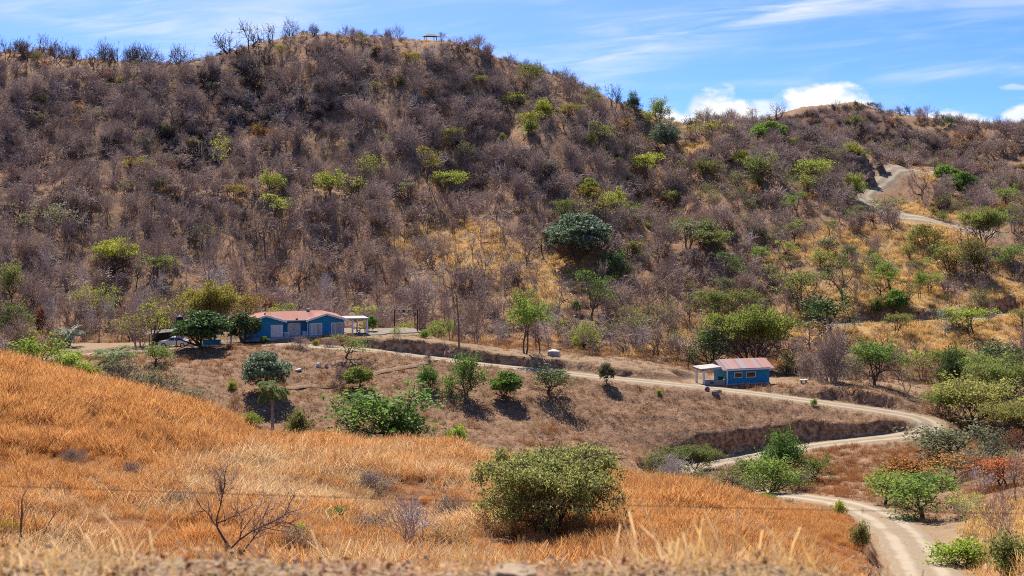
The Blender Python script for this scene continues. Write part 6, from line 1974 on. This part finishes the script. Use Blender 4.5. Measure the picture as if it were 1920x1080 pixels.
def limb(p, d, L, r, lev):
    n = 6
    pts = [np.array(p, float)]
    for i in range(n - 1):
        d = unit(np.array(d) + rng.normal(0, .16, 3) + np.array([0, 0, .03]))
        pts.append(pts[-1] + d * L / (n - 1))
    w.add(np.array(pts), np.linspace(r, max(r * .45, .006), n), [7, 5, 4, 3, 3][lev])
    if lev < 3:
        for c in range([8, 7, 5][lev]):
            i = rng.randint(1, n)
            o_ = unit(np.cross(d, rng.normal(0, 1, 3)))
            a = R(rng.uniform(25, 60))
            limb(pts[i], unit(d * math.cos(a) + o_ * math.sin(a) * np.array([1, .8, 1]) + np.array([0, 0, .12])), L * rng.uniform(.35, .6), max(r * .5, .007), lev + 1)


limb((-.36, 0, .9), (1.0, .2, .75), 3.2, .055, 0)
limb((-.1, 0, .5), (1.0, -.1, .62), 2.6, .045, 0)
limb((-1.0, .1, 2.0), (-.8, .2, .35), 1.4, .045, 1)
limb((-1.05, .05, 2.3), (.55, .1, .8), 2.2, .04, 0)
limb((-1.03, .05, 2.2), (.9, .3, .45), 2.0, .045, 1)
Vw, Qw = w.arrays()
big, fine = Wood(), Wood()
for P_, r_, n_ in zip(w.P, w.Rr, w.n): (big if n_ > 3 else fine).add(P_, r_, n_)
VAR['lean'] = [{'W': float(np.ptp(Vw[:, 0])), 'H': float(Vw[:, 2].max()), 'trunk': np_mesh("leaning_trunk", *big.arrays(), mats=[M_DARKBARK], smooth_shade=True), 'crown': np_mesh("leaning_twigs", *fine.arrays(), mats=[M_BARK]), 'all': None}]
for k in range(2):
    rng = rs(620 + k)
    w, tips = grow(rng, counts=[4, 2], lens=[3.2, 1.5, .7], trunk_r=0.10, ang=(25, 55), up=(.02 if k else .08, .12, .1), wander=.15, stems=1, sides=(7, 4, 3), minr=.008, taper=.35)
    if k:
        for P_ in w.P: P_[:, 0] += np.maximum(P_[:, 2], 0) * .5
    W_, H_ = extents(w, tips)
    big, fine = Wood(), Wood()
    for P_, r_, n_ in zip(w.P, w.Rr, w.n): (big if n_ > 4 else fine).add(P_, r_, n_)
    VAR.setdefault('whip', []).append({'W': W_, 'H': H_, 'trunk': np_mesh("whip_stem", *big.arrays(), mats=[M_DARKBARK], smooth_shade=True), 'crown': np_mesh("whip_twigs", *fine.arrays(), mats=[M_BARK]), 'all': None})

pos = hit([(b_[0], b_[1]) for b_ in B])
for b_, p in zip(B, pos):
    Y = p[1]
    o = plant(b_[4], 'bare_tree', tuple(p), (1.2 if b_[4] == 'bare_sky' else 1) * b_[2] / F * Y, b_[3] / F * Y, b_[7], "tree", None, None, b_[6], True, b_[5])
    if b_[4] in ('lean', 'whip'): o.rotation_euler = (0, 0, 0)

# ---- bare trees along the skylines
rng = rs(690)
for lab, grp, n, ua, ub, ylo in (("small bare tree in the line along the left skyline", "bare trees along the left skyline", 20, -20, 420, 392), ("small bare tree on the top of the big hill's skyline", "bare trees along the hilltop", 14, 440, 780, 392), ("small bare tree along the falling right skyline of the big hill", "bare trees on the right shoulder", 12, 880, 1200, 388), ("small bare tree along the far right skyline", "bare trees on the far skyline", 26, 1290, 1930, 494)):
    for i in range(n):
        u_ = rng.uniform(ua, ub)
        Y = ylo + rng.uniform(-3, 6)
        xx = (u_ - 960) / F * Y
        zz = H(np.array([xx]), np.array([Y]))[0]
        hm = rng.uniform(4.0, 7.4) if ua < 0 else rng.uniform(2.4, 4.6)
        plant('bare_sky', 'bare_tree', (xx, Y, float(zz)), hm * rng.uniform(.9, 1.4), hm, lab, "tree", grp, None, rng.randint(0, 999), True, M_DARKBARK)

# ---- the leafless woods: the nearest ones tree by tree
rng = rs(700)
spots = []


def far_enough(p, d):
    return all((p[0] - q_[0]) ** 2 + (p[1] - q_[1]) ** 2 > d * d for q_ in spots)


def blocks_track(px, py):
    P, hw = ROADS['upper']
    return any(near_road(np.array([px]), np.array([py + k]), P, hw)[0][0] < 5.0 for k in (3, 7, 11, 15))


WOODS = [
    # label, group, number, (u range), (y range), height range, shapes
    ("grey leafless tree in the woods behind the parking ground", "grey leafless woods at the left", 62, (-40, 460), (236, 300), (5.5, 9.0), ('bare_vase', 'bare_upright', 'bare_vase')),
    ("leafless tree on the lower slope right behind the long blue house", "leafless trees behind the blue house", 52, (430, 860), (244, 300), (4.5, 7.5), ('bare_vase', 'bare_upright', 'bare_spread')),
    ("thin leafless tree on the golden slope between the two houses", "leafless trees between the houses", 46, (820, 1330), (232, 300), (4.0, 7.5), ('bare_vase', 'bare_upright', 'bare_spread')),
    ("dark leafless tree on the right-hand slope below the hill track", "leafless trees on the right-hand slope", 44, (1330, 1940), (236, 330), (3.8, 6.5), ('bare_spread', 'bare_vase', 'bare_upright')),
    ("bare tree in the brush halfway up the big hill", "bare trees halfway up the hill", 52, (-30, 1250), (300, 350), (4.0, 6.5), ('bare_vase', 'bare_upright')),
]
for lab, grp, n, (ua, ub), (ya, yb), (ha, hb), kinds in WOODS:
    got = tries = 0
    while got < n and tries < 4000:
        tries += 1
        Y = rng.uniform(ya, yb)
        xx = (rng.uniform(ua, ub) - 960) / F * Y
        zz, bb = H(np.array([xx]), np.array([Y]), True)
        if bb[0] < 1.5 or not far_enough((xx, Y), 4.2) or blocks_track(xx, Y): continue
        spots.append((xx, Y))
        hm = rng.uniform(ha, hb)
        k = kinds[rng.randint(len(kinds))]
        v = VAR[k][0]
        plant(k, 'bare_tree', (xx, Y, float(zz[0])), hm * rng.uniform(.8, 1.15) * (1.15 if k == 'bare_spread' else .9 if k == 'bare_vase' else .65), hm, lab, "tree", grp, None, rng.randint(0, 999), True, ((M_BARK, M_PALE, M_BARK, M_DARKBARK) if Y < 275 else (M_BARK, M_BARK, M_DARKBARK, M_CHAR))[rng.randint(4)])
        got += 1

# ---- olive umbrella trees dotted over the right-hand slopes
UMB = [("yellow green tree in the belt of woods behind the houses", "yellow green trees behind the houses", 26, (-20, 1330), (234, 262), ('thin', 'umbrella', 'loose'), ('yellow', 'sunny', 'lime', 'pale')),
       ("olive flat-crowned tree scattered on the right-hand golden slope", "olive trees on the right-hand slope", 46, (1180, 1930), (250, 335), ('umbrella', 'thin', 'umbrella', 'loose'), ('olive', 'sunny', 'pale', 'sunny', 'green')),
       ("small greenish tree in the brush of the upper hill", "greenish trees on the upper hill", 46, (700, 1900), (310, 392), ('umbrella', 'thin', 'loose'), ('olive', 'yellow', 'olive', 'pale', 'lime')),
       ("small greenish tree on the burnt left part of the hill", "greenish trees on the left hill", 14, (0, 700), (290, 385), ('thin', 'umbrella'), ('pale', 'yellow', 'olive'))]
for lab, grp, n, (ua, ub), (ya, yb), kinds, cols in UMB:
    got = tries = 0
    while got < n and tries < 4000:
        tries += 1
        Y = rng.uniform(ya, yb)
        xx = (rng.uniform(ua, ub) - 960) / F * Y
        zz, bb = H(np.array([xx]), np.array([Y]), True)
        if bb[0] < 2.5 or not far_enough((xx, Y), 5.0) or blocks_track(xx, Y): continue
        spots.append((xx, Y))
        wm = rng.uniform(3.6, 7.6) if Y < 335 else rng.uniform(2.6, 5.2)
        plant(kinds[rng.randint(len(kinds))], 'small_tree', (xx, Y, float(zz[0])), wm, wm * rng.uniform(.6, .85), lab, "tree", grp, cols[rng.randint(len(cols))], rng.randint(0, 999), True)
        got += 1

# ------------------------------------------------------------------ brush on the hills, kept clear of the trees and tracks
def clear_of(x, y):
    ok = np.ones(len(x), bool)
    for ox, oy, w in OCC:
        if oy < 225: continue
        dy_ = oy - y
        lim = np.minimum(w * .5, 3.0)
        ok &= ~((np.hypot(x - ox, dy_) < w * .32 + .6) | ((np.abs(x - ox * y / oy) < w * .38) & (dy_ > 0) & (dy_ < 5.5)))
    for nm in ('upper', 'bench'):
        P, hw = ROADS[nm]
        for k in (2.5, 5, 8, 11, 15, 19):
            ok &= near_road(x, y + k, P, hw)[0] > 3.0
    ok &= np.hypot(x - (807 - 960) / F * 405.0, y - 400) > 9
    return ok


def sky_scale(y):
    """the wind keeps growth low along the crests"""
    return 1 - .62 * np.exp(-((y - 397) / 13.0) ** 2) - .55 * np.exp(-((y - 497) / 20.0) ** 2)


x, y, z, bare, u, v, rng = wander_pts(431, 60000, 226, 560, 0.42)
zf_, zg_, zb_ = zones(x, y, u, v)
dens = np.where(y < 244, 0.12, np.where(y < 285, 0.24, 0.46)) * (1 - 0.96 * zg_)
clump = 0.62 + 1.5 * fbm(x * 0.07, y * 0.07, 432, 3)
keep = (bare > 0.8) & (rng.rand(len(x)) < np.clip(dens * clump * (0.55 + 0.8 * zb_), 0, 1)) & (y < 515) & clear_of(x, y)
r1, r2 = rng.rand(len(x)), fbm(x * 0.035, y * 0.035, 433, 3)
rust_n = fbm(x * 0.05 + 40, y * 0.05, 434, 3)
p = np.zeros(len(x))                                   # choose a kind for every point
right = sstep(u, 850, 1300)
pc, pd, pr, po, pp = 0.05 + 0.42 * zb_, 0.22 - 0.1 * zb_, np.clip(0.10 + rust_n * 0.6, 0, .4), 0.03 + 0.12 * right * (1 - zb_ * .5), 0.05
tot = pc + pd + pr + po + pp
pick = np.select([r1 < pc, r1 < pc + pd, r1 < pc + pd + pr, r1 < pc + pd + pr + po, r1 < tot],
                 [4 + rng.randint(0, 3, len(x)), 7 + rng.randint(0, 3, len(x)), 10 + rng.randint(0, 2, len(x)), 12 + rng.randint(0, 2, len(x)), 14 + rng.randint(0, 2, len(x))], rng.randint(0, 4, len(x)))
scl = np.clip(rng.lognormal(-0.05, 0.42, len(x)), 0.35, 2.3) * sky_scale(y)
scatter("hillside_scrub", scrubs, np.stack([x, y, z], 1)[keep], scl[keep], pick[keep], 0.12, 435)

# ---- the rest of the leafless woods, as one mass
x, y, z, bare, u, v, rng = wander_pts(710, 26000, 232, 510, 0.42)
zf_, zg_, zb_ = zones(x, y, u, v)
keep = (bare > 1.5) & (rng.rand(len(x)) < np.clip(0.19 * (1 - .95 * zg_) * (0.5 + 1.8 * (fbm(x * .05, y * .05, 711, 3) + .25)), 0, 1))
keep &= ((y < 386) | (y > 412)) & clear_of(x, y)
src = [VAR[k][i]['all'] for k, i in (('bare_vase', 0), ('bare_vase', 1), ('bare_vase', 2), ('bare_upright', 0), ('bare_upright', 1), ('bare_spread', 0), ('bare_spread', 1))]
sc = rng.uniform(.36, 1.0, len(x)) * sky_scale(y)
scatter("bare_woods", src, np.stack([x, y, z], 1)[keep], sc[keep], None, .06, 712)
print("bare woods", keep.sum())
